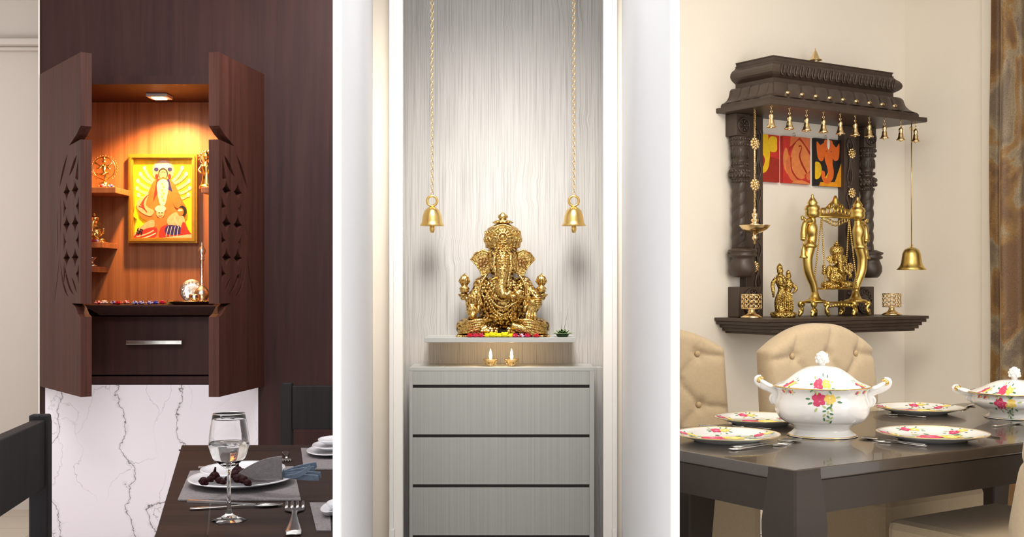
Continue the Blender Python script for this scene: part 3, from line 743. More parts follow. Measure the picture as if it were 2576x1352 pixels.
    if detail:
        hand(Matrix.Translation((-77, -34, 54)) @ Matrix.Rotation(math.radians(-4), 4, 'Y'))
        hand(Matrix.Translation((74, -44, 86)) @ Matrix.Rotation(PI, 4, 'Y') @ Matrix.Rotation(math.radians(6), 4, 'Y'))
        g = G(M0)
        for (p, q) in (((-76, -28, 62), (-74, -20, 76)), ((84, -36, 84), (88, -26, 98)), ((-92, 16, 94), (-100, 10, 106)), ((92, 16, 94), (100, 10, 106))):
            for t in (0, .35, .7, 1): 
                c = Vector(p).lerp(Vector(q), t); g.torus(c, 12.5, 2.4, m=Matrix.Rotation(PI/2, 3, 'X'), n=16, k=6)
        g.build('bangle', mats[0], r)
    for s in (-1, 1):
        g = G(M0 @ Matrix.Translation((s*98, 2, 112)))
        g.lathe([(9, 0), (13, 3), (10, 6), (14, 9), (11, 13), (7, 16), (8, 22), (11, 30), (10, 38), (5, 44), (0, 48)], n=16)
        if detail:
            for i in range(6):
                a = 2*PI*i/6; g.tube([(6*math.cos(a), 6*math.sin(a), 18), (12.5*math.cos(a), 12.5*math.sin(a), 28), (8*math.cos(a), 8*math.sin(a), 39), (1, 0, 48)], [2, 3, 2.5, 1], 6)
        g.build('lotus_bud', mats[0], r)
    # modaks in the lap hand + broken tusk
    if detail:
        g = G(M0)
        g.ell((42, -56, 112), (7, 5, 8)); g.build('sweet', mats[0], r); g = G(M0); g.ell((26, -62, 102), (9, 7, 7)); g.build('sweet', mats[0], r); g = G(M0); g.tube([(30, -56, 120), (40, -58, 104), (60, -50, 96)], [4, 6, 4], 8); g.build('lap_trunk_wrap', mats[0], r); g = G(M0)
        g.tube([(-14, -50, 150), (-26, -58, 144), (-34, -60, 140)], [4, 3.4, 1.5], 8); g.build('tusk', mats[0], r); g = G(M0)
        g.tube([(4, -60, 66), (26, -58, 84), (52, -46, 96)], [1.8, 2, 1.8], 6)
        g.build('goad', mats[0], r)
    return r
# second figurine, left lower shelf
xx = WX(238, 5.82)
ganesha((xx+.005, 5.80, 1.452), .00046, 'seated_figurine', 'small bronze seated figurine on the lower left cabinet shelf', None, False, mats=('brass', 'brass'), vox=4)
flower('flower', WX(236, 5.75), 5.745, 1.452, .016, ['magenta', 'red'], 'red flower on lower left cabinet shelf', None, seed=3)
flower('flower', WX(246, 5.75), 5.745, 1.452, .014, ['blue', 'pale'], 'blue flower on lower left cabinet shelf', None, seed=4)
g = G(Matrix.Translation((WX(232, 5.8), 5.80, 1.335))); g.lathe([(0, 0), (.022, 0), (.024, .005), (.006, .012), (.006, .03), (.018, .04), (.020, .046), (.004, .044), (0, .075)])
g.build('oil_lamp', 'silver', None, label='tiny pale metal lamp on the lowest left cabinet shelf', cat='lamp')
fg = empty('standing_figurine', (WX(519, 5.80), 5.80, 1.712), 0, 'bronze standing figurine behind the right door on right cabinet shelf', 'figurine')
g = G(Matrix.Translation((WX(519, 5.80), 5.80, 1.712)))
g.lathe([(0, 0), (.034, 0), (.036, .012), (.026, .022), (.02, .05), (.016, .08), (.021, .11), (.012, .128), (.008, .134), (0, .14)], n=14, sy=.7)
g.ell((0, 0, .148), (.013, .012, .015)); g.lathe([(.016, .155), (.012, .172), (.004, .182), (0, .19)], n=12)
for s in (-1, 1): g.tube([(s*.02, 0, .118), (s*.034, -.012, .09), (s*.018, -.022, .075)], [.007, .006, .005])
g.torus((0, .012, .15), .034, .004, n=20)
for i in range(10): a = -.3+i*.4; g.ell((.038*math.cos(a), .012, .15+.038*math.sin(a)), (.006, .004, .006), nu=6, nv=4)
g.build('figure', 'brass', fg, remesh=.0018)
# items on the ledge
def on(px, d): return WX(px, d)
x, y = on(470, 5.42), 5.42
th = empty('offering_tray', (x, y, ZL), 0, 'round brass offering tray at the right end of the cabinet ledge', 'tray')
g = G(Matrix.Translation((x+.025, y+.02, ZL))); g.lathe([(0, 0), (.085, 0), (.105, .006), (.118, .014), (.120, .016), (.104, .009), (.084, .004), (0, .004)], n=36); g.build('dish', 'brass_light', th)
g = G(Matrix.Translation((x+.025, y+.02, ZL+.006))); rnd = random.Random(5)
for i in range(60):
    a = rnd.random()*6.28; q = rnd.random()**.5*.085; g.ell((q*math.cos(a), q*math.sin(a), .004+.012*(1-q/.09)*rnd.random()), (.006, .005, .004), 0, None, 6, 4)
gr = g.build('offering_grain', 'brass', None, label='golden grains and petals piled on brass tray', cat='offering', kind='stuff')
v = empty('silver_conch_stand', (WX(487, 5.62), 5.62, ZL), 0, 'round embossed silver disc on a foot on the cabinet ledge', 'ornament')
g = G(Matrix.Translation((WX(483, 5.62), 5.62, ZL)))
g.lathe([(0, 0), (.026, 0), (.028, .006), (.012, .014), (.010, .028), (0, .03)], n=18)
mt = Matrix.Translation((0, 0, .062)) @ Matrix.Rotation(math.radians(78), 4, 'X') @ Matrix.Rotation(.2, 4, 'Y')
g.M = g.M @ mt; g.lathe([(0, -.006), (.03, -.008), (.052, -.004), (.056, 0), (.052, .004), (.03, .004), (.012, .009), (0, .012)], n=32)
for i in range(16): a = 2*PI*i/16; g.ell((.042*math.cos(a), .042*math.sin(a), .006), (.006, .004, .003), 0, Matrix.Rotation(a, 3, 'Z'), 6, 4)
g.build('disc', 'silver_rough', v)
v = empty('silver_rosewater_sprinkler', (WX(508, 5.60), 5.60, ZL), 0, 'tall slender silver sprinkler with ringed neck beside the embossed disc', 'sprinkler')
g = G(Matrix.Translation((WX(508, 5.58), 5.58, ZL)))
g.lathe([(0, 0), (.026, 0), (.028, .006), (.018, .014), (.030, .03), (.036, .05), (.028, .07), (.014, .082), (.009, .09), (.008, .2), (.010, .205), (.014, .208), (.009, .214), (.013, .219), (.009, .224), (.016, .24), (.017, .252), (.010, .266), (.004, .276), (.005, .282), (0, .292)], n=20)
g.build('vessel', 'silver_rough', v)
g = G(Matrix.Translation((WX(490, 5.5), 5.5, ZL+.012)))
g.lathe([(0, 0), (.02, 0), (.026, .012), (.027, .03), (.024, .034), (.024, .014), (0, .006)], n=18)
g.build('silver_cup', 'silver', None, label='small silver cup standing in the brass tray', cat='cup')
fl = [(262, 'pale', 'pale', 'pink candy-like petal at left end of cabinet ledge'), (285, 'pale', 'blue', None), (297, 'red', 'red', None), (318, 'red', 'pale', None), (340, 'pale', 'blue', None),
      (355, 'blue', 'pale', None), (377, 'blue', 'pale', None), (391, 'blue', 'blue', None), (408, 'red', 'magenta', None), (246, 'pale', 'red', None), (430, 'yellow', 'pale', None)]
for i, (px, a, b, _) in enumerate(sorted(fl)):
    d = [5.5, 5.62, 5.50, 5.45, 5.6, 5.42, 5.42, 5.45, 5.5, 5.6, 5.40][i]
    ordn = ['first', 'second', 'third', 'fourth', 'fifth', 'sixth', 'seventh', 'eighth', 'ninth', 'tenth', 'eleventh'][i]
    flower('flower', WX(px, d), d, ZL, .019, [a, b], f'{a} and {b} blossom on cabinet ledge, {ordn} from the left'.replace('magenta', 'crimson').replace(f'{a} and {a}', f'all-{a}'), 'blossoms strewn on the cabinet ledge', seed=10+i)
# ================================================================== LEFT BAY: dining table
def tp(px, py): q = TP(px, py); return (q.x, q.y)
FL = tp(457, 1120); v = Vector(tp(366, 1352))-Vector(FL); v.normalize()
NL = Vector(FL)+v*1.50
ZT = .75
tb = empty('dining_table', (FL[0]+.25, 3.0, 0), 0, 'dark stained wooden dining table set for a meal in front of marble', 'table')
poly = [FL, (NL.x, NL.y), (-.372, 2.32), (-.47, 3.95-.15), (-.49, FL[1]+.02)]
poly = [FL, (NL.x, 2.32), (-.351, 2.32), (-.464, FL[1]+.005)]
g = G(); g.slab(poly, ZT-.035, ZT-.0006); g.build('tabletop', 'table_dark', tb, bevel=.002)
vl = Vector((NL.x-FL[0], 2.32-FL[1])); pv = Vector((vl.y, -vl.x)).normalized(); pv = -pv if pv.x < 0 else pv
g = G()
for t in (0.0, ): pass
a = Vector(FL)+vl*.02; b = Vector(FL)+vl*.98
for off, wd_ in ((.10, .004),):
    p = [a+pv*off, b+pv*off, b+pv*(off+wd_), a+pv*(off+wd_)]
    g.slab([(q.x, q.y) for q in p], ZT-.004, ZT-.0002)
g.slab([(FL[0]+.02, FL[1]-.10), (-.50, FL[1]-.10), (-.50, FL[1]-.104), (FL[0]+.02, FL[1]-.104)], ZT-.004, ZT-.0002)
g.build('board_joint', 'black', tb)
g = G(); g.slab([(FL[0]+.06, FL[1]-.05), (NL.x+.09, 2.37), (-.40, 2.37), (-.52, FL[1]-.05)], ZT-.12, ZT-.035); g.build('apron', 'table_dark', tb)
for (x, y) in ((FL[0]+.10, FL[1]-.09), (NL.x+.12, 2.42), (-.44, 2.42), (-.56, FL[1]-.09)):
    G().box(x-.035, x+.035, y-.035, y+.035, 0, ZT-.12).build('leg', 'table_dark', tb)
# placemats
def placemat(c4, label):
    pts = [tp(*c) for c in c4]
    return G().slab(pts, ZT, ZT+.003).build('placemat', 'mat_cloth', None, label=label, cat='placemat', group='grey woven placemats on the dark table')
placemat([(447, 1261), (757, 1261), (738, 1176), (478, 1188)], 'grey woven placemat under the plates with berries')
placemat([(796, 1338), (960, 1338), (905, 1268), (779, 1268)][:1]+[(833, 1338), (829, 1268), (779, 1268)], 'grey woven placemat cut off at the near right corner of dark table')
placemat([(764, 1183), (838, 1183), (838, 1130), (757, 1130)], 'grey woven placemat at the far right of the dark table')
PPROF = lambda R: [(0, 0), (R*.55, 0), (R*.62, .003), (R*.95, .014), (R, .016), (R*.985, .019), (R*.93, .0165), (R*.62, .007), (0, .006)]
def plate(px, py, R, z, label, group, edge=None, sy=1.0, mat='white_plate', d=None):
    q = TP(px, py, z); 
    g = G(Matrix.Translation((q.x, q.y, z))); g.lathe(PPROF(R), n=48, sy=sy)
    return g.build('plate', mat, None, label=label, cat='plate', group=group), q
GP = 'white plates stacked on the placemats'
_, q0 = plate(606, 1218, .128, ZT+.003, 'large white dinner plate under smaller plate and berries', GP, sy=1.15)
g = G(Matrix.Translation((q0.x+.004, q0.y+.006, ZT+.0235))); g.lathe(PPROF(.104), n=48, sy=1.15); g.build('plate', 'white_plate', None, label='smaller white plate holding napkin and dark berries', cat='plate', group=GP)
q = TP(862, 1166, ZT+.003)
for i, R_ in enumerate((.115, .09, .065)):
    g = G(Matrix.Translation((-.527, 3.50, ZT+.003+.015*i))); g.lathe([(a, b*.72) for a, b in PPROF(R_*.64)], n=40, sy=1.7)
    g.build('plate' if i < 2 else 'bowl', 'white_plate', None, label=['large white plate at bottom of far right stack', 'medium white plate in middle of far right stack', 'small white dish on top of far right stack'][i], cat='plate', group=GP)
g = G(Matrix.Translation((-.392, 2.59, ZT+.003))); g.lathe([(0, 0), (.012, 0), (.016, .003), (.021, .013), (.022, .014), (.020, .014), (.014, .005), (0, .004)], n=40, sy=3.2)
g.build('plate', 'white_plate', None, label='white plate cut off at the near right placemat', cat='plate', group=GP)
g = G(Matrix.Translation((-.389, 2.60, ZT+.0135))); g.lathe([(0, 0), (.008, 0), (.010, .002), (.014, .010), (.015, .011), (.013, .011), (.009, .004), (0, .003)], n=32, sy=2.6)
g.build('plate', 'white_plate', None, label='small white plate on top of near right plate', cat='plate', group=GP)
# berries
g0 = TP(606, 1218, ZT+.04); rnd = random.Random(3)
bl = [(512, 1216, .013), (540, 1203, .014), (552, 1212, .011), (560, 1214, .009), (590, 1200, .014), (598, 1210, .014), (612, 1212, .013), (622, 1218, .011), (636, 1198, .014), (645, 1200, .013), (597, 1190, .015), (608, 1198, .016), (528, 1208, .010), (572, 1205, .008)]
wd_ord = ['first', 'second', 'third', 'fourth', 'fifth', 'sixth', 'seventh', 'eighth', 'ninth', 'tenth', 'eleventh', 'twelfth', 'thirteenth', 'fourteenth', 'fifteenth', 'sixteenth', 'seventeenth', 'eighteenth', 'nineteenth', 'twentieth']
for i, (px, py, r_) in enumerate(sorted(bl)):
    q = TP(px, py+5, ZT+.04)
    g = G(Matrix.Translation((q.x, q.y-.0, ZT+.039)))
    g.ell((0, 0, r_*.75), (r_*.8, r_*.8, r_*.75), 0, None, 14, 9)
    for k in range(9): a = k*2.4; g.ell((r_*.6*math.cos(a), r_*.6*math.sin(a), r_*(.35+.1*(k % 5))), r_*.32, 0, None, 8, 5)
    if i in (2, 7): g.tube([(0, 0, r_*1.4), (.002, 0, r_*2.2)], [.004, .002], 6)
    g.build('berry', 'berry', None, label=f'dark red berry on the white plate, {wd_ord[i]} from the left', cat='berry', group='dark berries on the white plate')
# napkin through a ring
nk = empty('napkin', (TP(715, 1195).x, TP(715, 1195).y, ZT+.04), 0, 'grey napkin folded into a cone and fanned blue-grey tails', 'napkin')
A = TP(712, 1205, ZT+.045); 
def NW(px, py, dy=0): d = A.y+dy; return W(px, py, d)
def sheet(outline, mtl, nm, th=.004):
    g = G(); n = len(outline); vs = [Vector(p) for p in outline]+[Vector(p)+Vector((0, th, th*.4)) for p in outline]
    g.add(vs, [list(range(n)), list(range(n, 2*n))[::-1]]+[(i, i+n, (i+1) % n+n, (i+1) % n) for i in range(n)], 0, False); return g.build(nm, mtl, nk)
top = bez((709, 1150), (590, 1200), (648, 1152), 10)
pts = [NW(x, y, -.02+.05*i/10) for i, (x, y) in enumerate(top)]
ou = pts+[NW(600, 1212, .035), NW(640, 1208, .0), NW(680, 1210, -.02), NW(709, 1204, -.03)]
sheet(ou, 'grey_cloth', 'folded_cone')
ou = [NW(700, 1160, .0), NW(660, 1162, .02), NW(610, 1190, .06), NW(640, 1200, .05), NW(700, 1195, .02)]
sheet(ou, 'grey_cloth', 'inner_fold')
for i, (ex, ey, w_) in enumerate([(795, 1170, 14), (790, 1180, 12), (806, 1196, 16), (800, 1203, 14), (780, 1175, 9)]):
    top = bez((708, 1188+i*2), (ex, ey-w_*.4), ((708+ex)/2, 1170+i*8), 7); bot = bez((ex+2, ey+w_*.5), (708, 1198+i), ((708+ex)/2+10, 1206+i*2), 7)
    dy = .03-.012*i
    sheet([NW(x, y, dy*(x-708)/90) for x, y in top+bot], 'blue_cloth', 'fanned_tail', .003)
g = G(); c = NW(709, 1193, -.0); g.torus(c, .011, .0035, m=Matrix.Rotation(PI/2, 3, 'Z'), n=20); g.build('napkin_ring', 'silver', nk)
# wine glass
q = TP(576, 1310, ZT)
wg = empty('wine_glass', (q.x, q.y, ZT), 0, 'clear stemmed wine glass half filled with water, nearest on dark table', 'glass')
g = G(Matrix.Translation((q.x, q.y, ZT)))
s_ = 1/ (F/q.y); hh = lambda py: (1312-py)*s_
g.lathe([(0, .0005), (.036, .0005), (.037, .002), (.02, .006), (.007, .014), (.0042, .03), (.004, hh(1200)), (.0055, hh(1185)), (.016, hh(1174)), (.034, hh(1155)), (.0425, hh(1125)), (.0415, hh(1100)), (.036, hh(1058)), (.033, hh(1043)),
         (.0318, hh(1043)), (.0346, hh(1058)), (.0400, hh(1100)), (.0410, hh(1125)), (.0325, hh(1153)), (.015, hh(1170)), (0, hh(1172))], n=48)
g.build('bowl_and_stem', 'glass', wg)
g = G(Matrix.Translation((q.x, q.y, ZT)))
g.lathe([(0, hh(1171.8)), (.0152, hh(1169.6)), (.0328, hh(1152.8)), (.0413, hh(1125)), (.0410, hh(1115)), (0, hh(1115))], n=48)
g.build('water', 'water', wg)
g = G(Matrix.Translation((q.x, q.y, ZT+hh(1043)))); g.torus((0, 0, 0), .0324, .0011, m=Matrix.Rotation(PI/2, 3, 'X'), n=48, k=8); g.build('silver_rim', 'silver', wg)
# cutlery
def cutlery(kind, p, q, name, label, group, mat='silver', zt=ZT, sc=1.0):
    a = TP(p[0], p[1], zt); b = TP(q[0], q[1], zt); L = (b-a).length; ang = math.atan2(b.y-a.y, b.x-a.x)
    g = G(Matrix.Translation(a) @ Matrix.Rotation(ang, 4, 'Z'))
    k = L/.2*sc
    hz = .0035
    if kind == 'knife':
        g.slab([(0, -.006*k), (.085*k, -.0045*k), (.085*k, .0045*k), (0, .006*k)], .0, .005)
        g.slab([(.085*k, -.005*k), (.17*k, -.009*k), (.2*k, -.001*k), (.19*k, .006*k), (.085*k, .005*k)], .0005, .0025)
    else:
        pts = [(0, 0, hz), (.02*k, 0, hz), (.07*k, 0, hz+.001), (.11*k, 0, hz+.003), (.14*k, 0, hz+.001)]
        g.tube(pts, [.0085*k, .0095*k, .0055*k, .003*k, .0035*k], 10, flat=.22)
        if kind == 'spoon':
            mth = Matrix.Identity(3)
            vs = []; fs = []; n = 18
            for j in range(5):
                for i in range(n):
                    t = 2*PI*i/n; rr = 1-j/4.2
                    vs.append((.168*k+.032*k*rr*math.cos(t), .019*k*rr*math.sin(t)*(1-.12*math.cos(t)), .0062-.005*(1-rr*rr)))
            for j in range(4):
                for i in range(n): fs.append((j*n+i, j*n+(i+1) % n, (j+1)*n+(i+1) % n, (j+1)*n+i))
            fs.append([4*n+i for i in range(n)])
            vs2 = [(x, y, z-.0013) for x, y, z in vs]; m_ = len(vs)
            g.add(vs+vs2, fs+[[m_+i for i in f][::-1] for f in fs]+[(i, (i+1) % n, m_+(i+1) % n, m_+i) for i in range(n)])
        else:
            g.slab([(.135*k, -.004*k), (.145*k, -.0115*k), (.16*k, -.0125*k), (.16*k, .0125*k), (.145*k, .0115*k), (.135*k, .004*k)], .003, .0052)
            for y in (-.0102, -.0034, .0034, .0102):
                g.tube([(.158*k, y*k, .0042), (.18*k, y*k, .003), (.2*k, y*k, .006)], [.0022*k, .002*k, .0012*k], 6, flat=.5)
    return g.build(name, mat, None, label=label, cat='cutlery', group=group)
GC = 'silver cutlery on the dark dining table'
cutlery('knife', (474, 1264), (705, 1274), 'knife', 'silver knife lying along the near edge of the placemat', GC)
cutlery('spoon', (478, 1284), (712, 1274), 'spoon', 'silver spoon lying nearest in front of the placemat', GC)
cutlery('fork', (738, 1350), (742, 1268), 'fork', 'silver fork pointing away at the near right of the wine glass', GC, sc=1)
cutlery('fork', (718, 1140), (722, 1166), 'fork', 'small silver fork with tines toward the viewer at far edge', GC, sc=1)
cutlery('knife', (500, 1178), (640, 1180), 'knife', 'silver knife lying beyond the plate behind the wine glass', GC, zt=ZT+.006)
cutlery('spoon', (560, 1182), (632, 1174), 'spoon', 'silver spoon lying beyond the plate behind the glass stem', GC, zt=ZT+.012)
# dark chairs
def dchair(name, loc, rz, label, w=.44, dp=.42, hb=.95, zt=None, rail=.19):
    t = empty(name, loc, rz, label, 'chair', 'dark wooden chairs at the dark dining table')
    M0 = MX[t.name]
    for s in (-1, 1):
        g = G(M0); g.prism([(s*(w/2)-s*.045, .0), (s*w/2, .0), (s*w/2, hb-.02), (s*(w/2)-s*.01, hb-.0), (s*(w/2)-s*.045, hb-.0)], -.022, .022); g.build('back_leg', 'chair_dark', t, bevel=.004)
        G(M0).box(s*w/2-.022*(1+s), s*w/2+.022*(1-s), -dp, -dp+.04, 0, .44).build('front_leg', 'chair_dark', t)
    G(M0).box(-w/2, w/2, -dp, .0, .44, .475, bev=.006).build('seat', 'chair_dark', t)
    z2 = hb
    G(M0).box(-w/2+.045, w/2-.045, -.016, .016, z2-rail, z2-.012, bev=.003).build('back_rail', 'chair_dark', t)
    G(M0).box(-w/2+.045, w/2-.045, -.014, .014, .56, .62, bev=.003).build('lower_rail', 'chair_dark', t)
    return t
# left chair: back plane runs away from the viewer, near the table's left side
pA = Vector((WX(108, 2.92), 2.92)); pB = Vector((WX(-60, 2.40), 2.40)); dv = (pA-pB)
cang = math.atan2(dv.y, dv.x)
cen = (pA+pB)/2
dchair('dark_chair', (cen.x, cen.y, 0), cang+PI*0, 'dark wooden slat-back chair at the left edge before the marble', w=dv.length, dp=.40, hb=1.25-325/3000*2.92, rail=.175)
dchair('dark_chair', (WX(707, 4.62)+.205, 4.62, 0), 0, 'dark wooden chair standing behind the table against veneer wall', w=.41, dp=.40, hb=WZ(963, 4.62), rail=.18)
# ================================================================== MIDDLE BAY
def mz(py, d=4.0): return WZ(py, d)
un = empty('drawer_unit', (WX(1262, 4.0), 4.1, 0), 0, 'pale grey ribbed drawer unit standing in the niche under the shelf', 'cabinet')
x0, x1 = WX(1030, 4.0), WX(1495, 4.0); xt = WX(1038, 4.0), WX(1483, 4.0); ztop = mz(925)
g = G(); g.box(x0, x1, 4.0, 4.195, ztop-.012, ztop, bev=.001); g.build('top_panel', 'unit_plain', un)
G().box(x0, xt[0]-.0, 4.0, 4.195, .0, ztop-.012).build('side_panel', 'unit_plain', un)
G().box(xt[1], x1, 4.0, 4.195, .0, ztop-.012).build('side_panel', 'unit_plain', un)
gr = [973, 1098, 1224, 1352]; prev = ztop-.012
G().box(xt[0], xt[1], 4.03, 4.06, 0.02, ztop-.012).build('carcass', 'groove', un)
for i, py in enumerate(gr):
    zc = mz(py); zb = zc+4/750; 
    G().box(xt[0], xt[1], 4.001, 4.03, zb, prev, bev=.0012).build('top_rail' if i == 0 else 'drawer_front', 'unit', un)
    G().box(xt[0]+.001, xt[1]-.001, 4.012, 4.03, zc-4/750, zb-.0006).build('grip_groove', 'groove', un)
    prev = zc-4/750
G().box(xt[0], xt[1], 4.001, 4.03, .06, prev, bev=.0012).build('drawer_front', 'unit', un)
G().box(xt[0], xt[1], 4.02, 4.05, 0.0, .058).build('plinth', 'groove', un)
G().box(x1, WX(1517, 4.1), 4.12, 4.195, 0, ztop-.01).build('filler_panel', 'combed', None, label='narrow textured filler strip right of the drawer unit', cat='panel')
g = G(); zs = mz(850); g.box(WX(1068, 4.0), WX(1448, 4.0), 4.0, 4.2, mz(862), zs, bev=.001)
g.build('floating_shelf', 'unit_plain', None, label='slim grey floating shelf carrying the large golden elephant-headed statue', cat='shelf')
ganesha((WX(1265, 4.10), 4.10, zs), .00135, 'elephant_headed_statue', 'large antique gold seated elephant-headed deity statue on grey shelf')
# flower offerings at the statue's feet
k = 0
for px, col, cw in [(1182, 'red', 'red'), (1196, 'magenta', 'red'), (1210, 'red', 'magenta'), (1296, 'magenta', 'red'), (1312, 'red', 'pale'), (1326, 'magenta', 'red'), (1349, 'red', 'red')]:
    k += 1
    flower('flower', WX(px, 4.02), 4.018, zs, .015, [col, cw], f'small red blossom before the golden statue, {wd_ord[k-1]} from the left', 'red blossoms before the golden statue', 6, seed=40+k)
k = 0
for px, r_ in [(1226, .016), (1240, .020), (1255, .017), (1270, .020), (1285, .015)]:
    k += 1; flower('flower', WX(px, 4.02), 4.02, zs, r_, ['yellow', 'yellow'], f'bright yellow blossom before the golden statue, {wd_ord[k-1]} from the left', 'yellow blossoms before the golden statue', 8, seed=60+k)
# green lotus shaped incense holder
c = (WX(1415, 4.06), 4.06, zs)
lo = empty('lotus_incense_holder', c, 0, 'dark green succulent-shaped incense holder on the right end of shelf', 'incense holder')
g = G(Matrix.Translation(c)); g.lathe([(0, 0), (.016, 0), (.022, .006), (.012, .012), (0, .012)], n=20); g.build('base', 'leaf', lo)
pet = None
for ring, (n, R_, L_, tilt) in enumerate([(10, .014, .026, .35), (8, .009, .022, .75), (5, .004, .019, 1.15)]):
    for i in range(n):
        a = 2*PI*i/n+ring*.3
        m = Matrix.Translation(c) @ Matrix.Rotation(a, 4, 'Z') @ Matrix.Translation((R_, 0, .005+.003*ring)) @ Matrix.Rotation(-tilt, 4, 'Y')
        g = G(m)
        w_ = L_*.32
        pts = [(0, -w_*.5), (L_*.45, -w_), (L_, 0), (L_*.45, w_), (0, w_*.5)]
        n_ = len(pts); vs = [(x, y, .0+.10*abs(y)) for x, y in pts]+[(x, y, .0016+.1*abs(y)) for x, y in pts]
        g.add(vs, [list(range(n_)), list(range(n_, 2*n_))]+[(q, (q+1) % n_, (q+1) % n_+n_, q+n_) for q in range(n_)], 0, False)
        g.tube([(x, y, .0012+.1*abs(y)) for x, y in pts[1:4]], .0006, 5, 1)
        g.build('petal', ['leaf', 'leaf_edge'], lo)
for j, (tpx, tpy) in enumerate([(1411, 785), (1434, 760)]):
    g = G(); g.tube([(c[0]+(-.004 if j == 0 else .002), c[1], zs+.010), W(tpx, tpy, 4.06)], .0009, 6)
    g.build('incense_stick', 'stick', None, label=['shorter upright incense stick in green holder', 'longer slanting incense stick in green holder'][j], cat='incense stick')
# diyas
for j, px in enumerate((1234, 1287)):
    c = (WX(px, 4.06), 4.06, ztop)
    dy = empty('oil_lamp', c, 0, ['left lit brass oil lamp on top of the drawer unit', 'right lit brass oil lamp on top of the drawer unit'][j], 'oil lamp', 'lit oil lamps under the shelf')
    g = G(Matrix.Translation(c)); g.lathe([(0, .001), (.012, .001), (.013, .003), (.008, .006), (.012, .010), (.022, .018), (.025, .023), (.0265, .024), (.024, .021), (.012, .015), (0, .014)], n=24); g.build('bowl', 'brass_light', dy)
    g = G(Matrix.Translation(c))
    for i in range(10):
        a = 2*PI*i/10; g.torus((.019*math.cos(a), .019*math.sin(a), .0125), .0052, .0011, m=Matrix.Rotation(a+PI/2, 3, 'Z'), n=10, k=5)
    g.build('pierced_collar', 'brass', dy)
    g = G(Matrix.Translation(c)); g.lathe([(0, .018), (.021, .018), (.022, .019), (0, .0195)], n=20); g.build('wax', 'white_wax', dy)
    g = G(Matrix.Translation(c)); g.lathe([(0, .021), (.0035, .026), (.0052, .034), (.0038, .046), (.0012, .056), (0, .060)], n=12); g.build('flame', 'flame', dy)
    l = lamp('flame_light', 'POINT', (c[0], c[1]-.012, c[2]+.048), (0, 0, 0), .22, (1, .62, .28), .006)
    l.location = (c[0]-MX[dy.name].translation.x, c[1]-.012-MX[dy.name].translation.y, .050); l.parent = dy
# big bells on chains
link_me = None
for j, px in enumerate((1087, 1443.5)):
    d = 4.06; x = WX(px, d)
    zb = mz(585, d)
    bl_ = empty('hanging_bell', (x, d, zb), 0, ['brass bell on a chain hanging left of the golden statue', 'brass bell on a chain hanging right of the golden statue'][j], 'bell', 'chain-hung bells beside the golden statue')
    g = G(Matrix.Translation((x, d, 0))); P_ = lambda py: mz(py, d)
    U = d/F
    g.lathe([(30*U, P_(569)), (31*U, P_(567.5)), (27*U, P_(563)), (25.5*U, P_(557)), (24*U, P_(545)), (19*U, P_(530)), (11*U, P_(523)), (6*U, P_(521)), (0, P_(520)),], n=32)
    g.build('bell_body', 'brass', bl_)
    g = G(Matrix.Translation((x, d, 0))); g.lathe([(0, P_(586)), (4*U, P_(586)), (7*U, P_(578)), (6*U, P_(568)), (2*U, P_(560)), (0, P_(540))], n=14); g.build('clapper', 'brass', bl_)
    g = G(); g.torus((x, d, P_(506)), 12.5*U, 3.2*U, n=28, k=10); g.build('ring', 'brass', bl_)
    i = 0; z = P_(491)
    while z < 2.82 and i < 70:
        if link_me is None:
            gg = G(); gg.torus((0, 0, 0), 3.4*U, 1.0*U, n=12, k=5, sz=1.9)
            o = gg.build('chain_link', 'brass_light', bl_, local=True); link_me = o.data; bpy.data.objects.remove(o)
        o = bpy.data.objects.new('chain_link', link_me); C.objects.link(o); o.parent = bl_
        o.location = (0, 0, z-zb+3*U); o.rotation_euler = (0, 0, (i % 2)*PI/2+.4)
        z += 9.6*U; i += 1
# ================================================================== RIGHT BAY: carved wooden wall temple   local frame: X along wall, -Y out of wall
ZS = 1.088
tm = empty('wall_temple', (P0.x, P0.y, ZS-.09), TH, 'dark carved wooden wall-mounted temple with tiered roof and brass bells', 'temple')
def WB(s, w, z): return (s, -w, z)                # local wall coordinates
def RG(): return G(RM())
# stepped shelf (five slabs, each its own part)
for i in range(5):
    o = [0, .012, .035, .052, .072][i]; z1_ = ZS-.0165*i
    g = RG(); g.box(0+o-.012, 1.139-o*.9, -.36+o*.5, -.0015, z1_-(.0165 if i < 4 else .012)+.002*(i % 2 == 9), z1_-.0006, bev=.0018); g.build('shelf_slab', 'mandir', tm)
# tiered roof
def roof(prof, name, mat='mandir', smooth=False):
    g = RG(); vs = []; fs = []
    for o, z in prof: vs += [(.134-o, 0, z), (.134-o, -(.25+o*.83), z), (.99+o, -(.25+o*.83), z), (.99+o, 0, z)]
    k = len(prof)
    for i in range(k-1):
        for j in range(4): a = i*4+j; b = i*4+(j+1) % 4; fs.append((a, b, b+4, a+4))
    fs.append((3, 2, 1, 0)); fs.append(((k-1)*4, (k-1)*4+1, (k-1)*4+2, (k-1)*4+3))
    g.add(vs, fs, 0, False); return g.build(name, mat, tm)
r0 = roof([(.0, 2.318), (.0, 2.332), (.004, 2.333), (.004, 2.338)], 'roof_cap'); 
bz = [( .006, 2.318), (.004, 2.312), (.012, 2.303), (.028, 2.292), (.037, 2.280), (.040, 2.268), (.037, 2.256), (.027, 2.246), (.014, 2.238), (.006, 2.234), (.004, 2.232), (.004, 2.208)]
r1_ = roof(bz[::-1], 'roof_moulding')
fl_ = [(.030, 2.207), (.034, 2.205), (.042, 2.196), (.046, 2.18), (.052, 2.162), (.064, 2.146), (.082, 2.134), (.095, 2.129), (.098, 2.125), (.098, 2.122)]
r2_ = roof(fl_[::-1], 'roof_skirt')
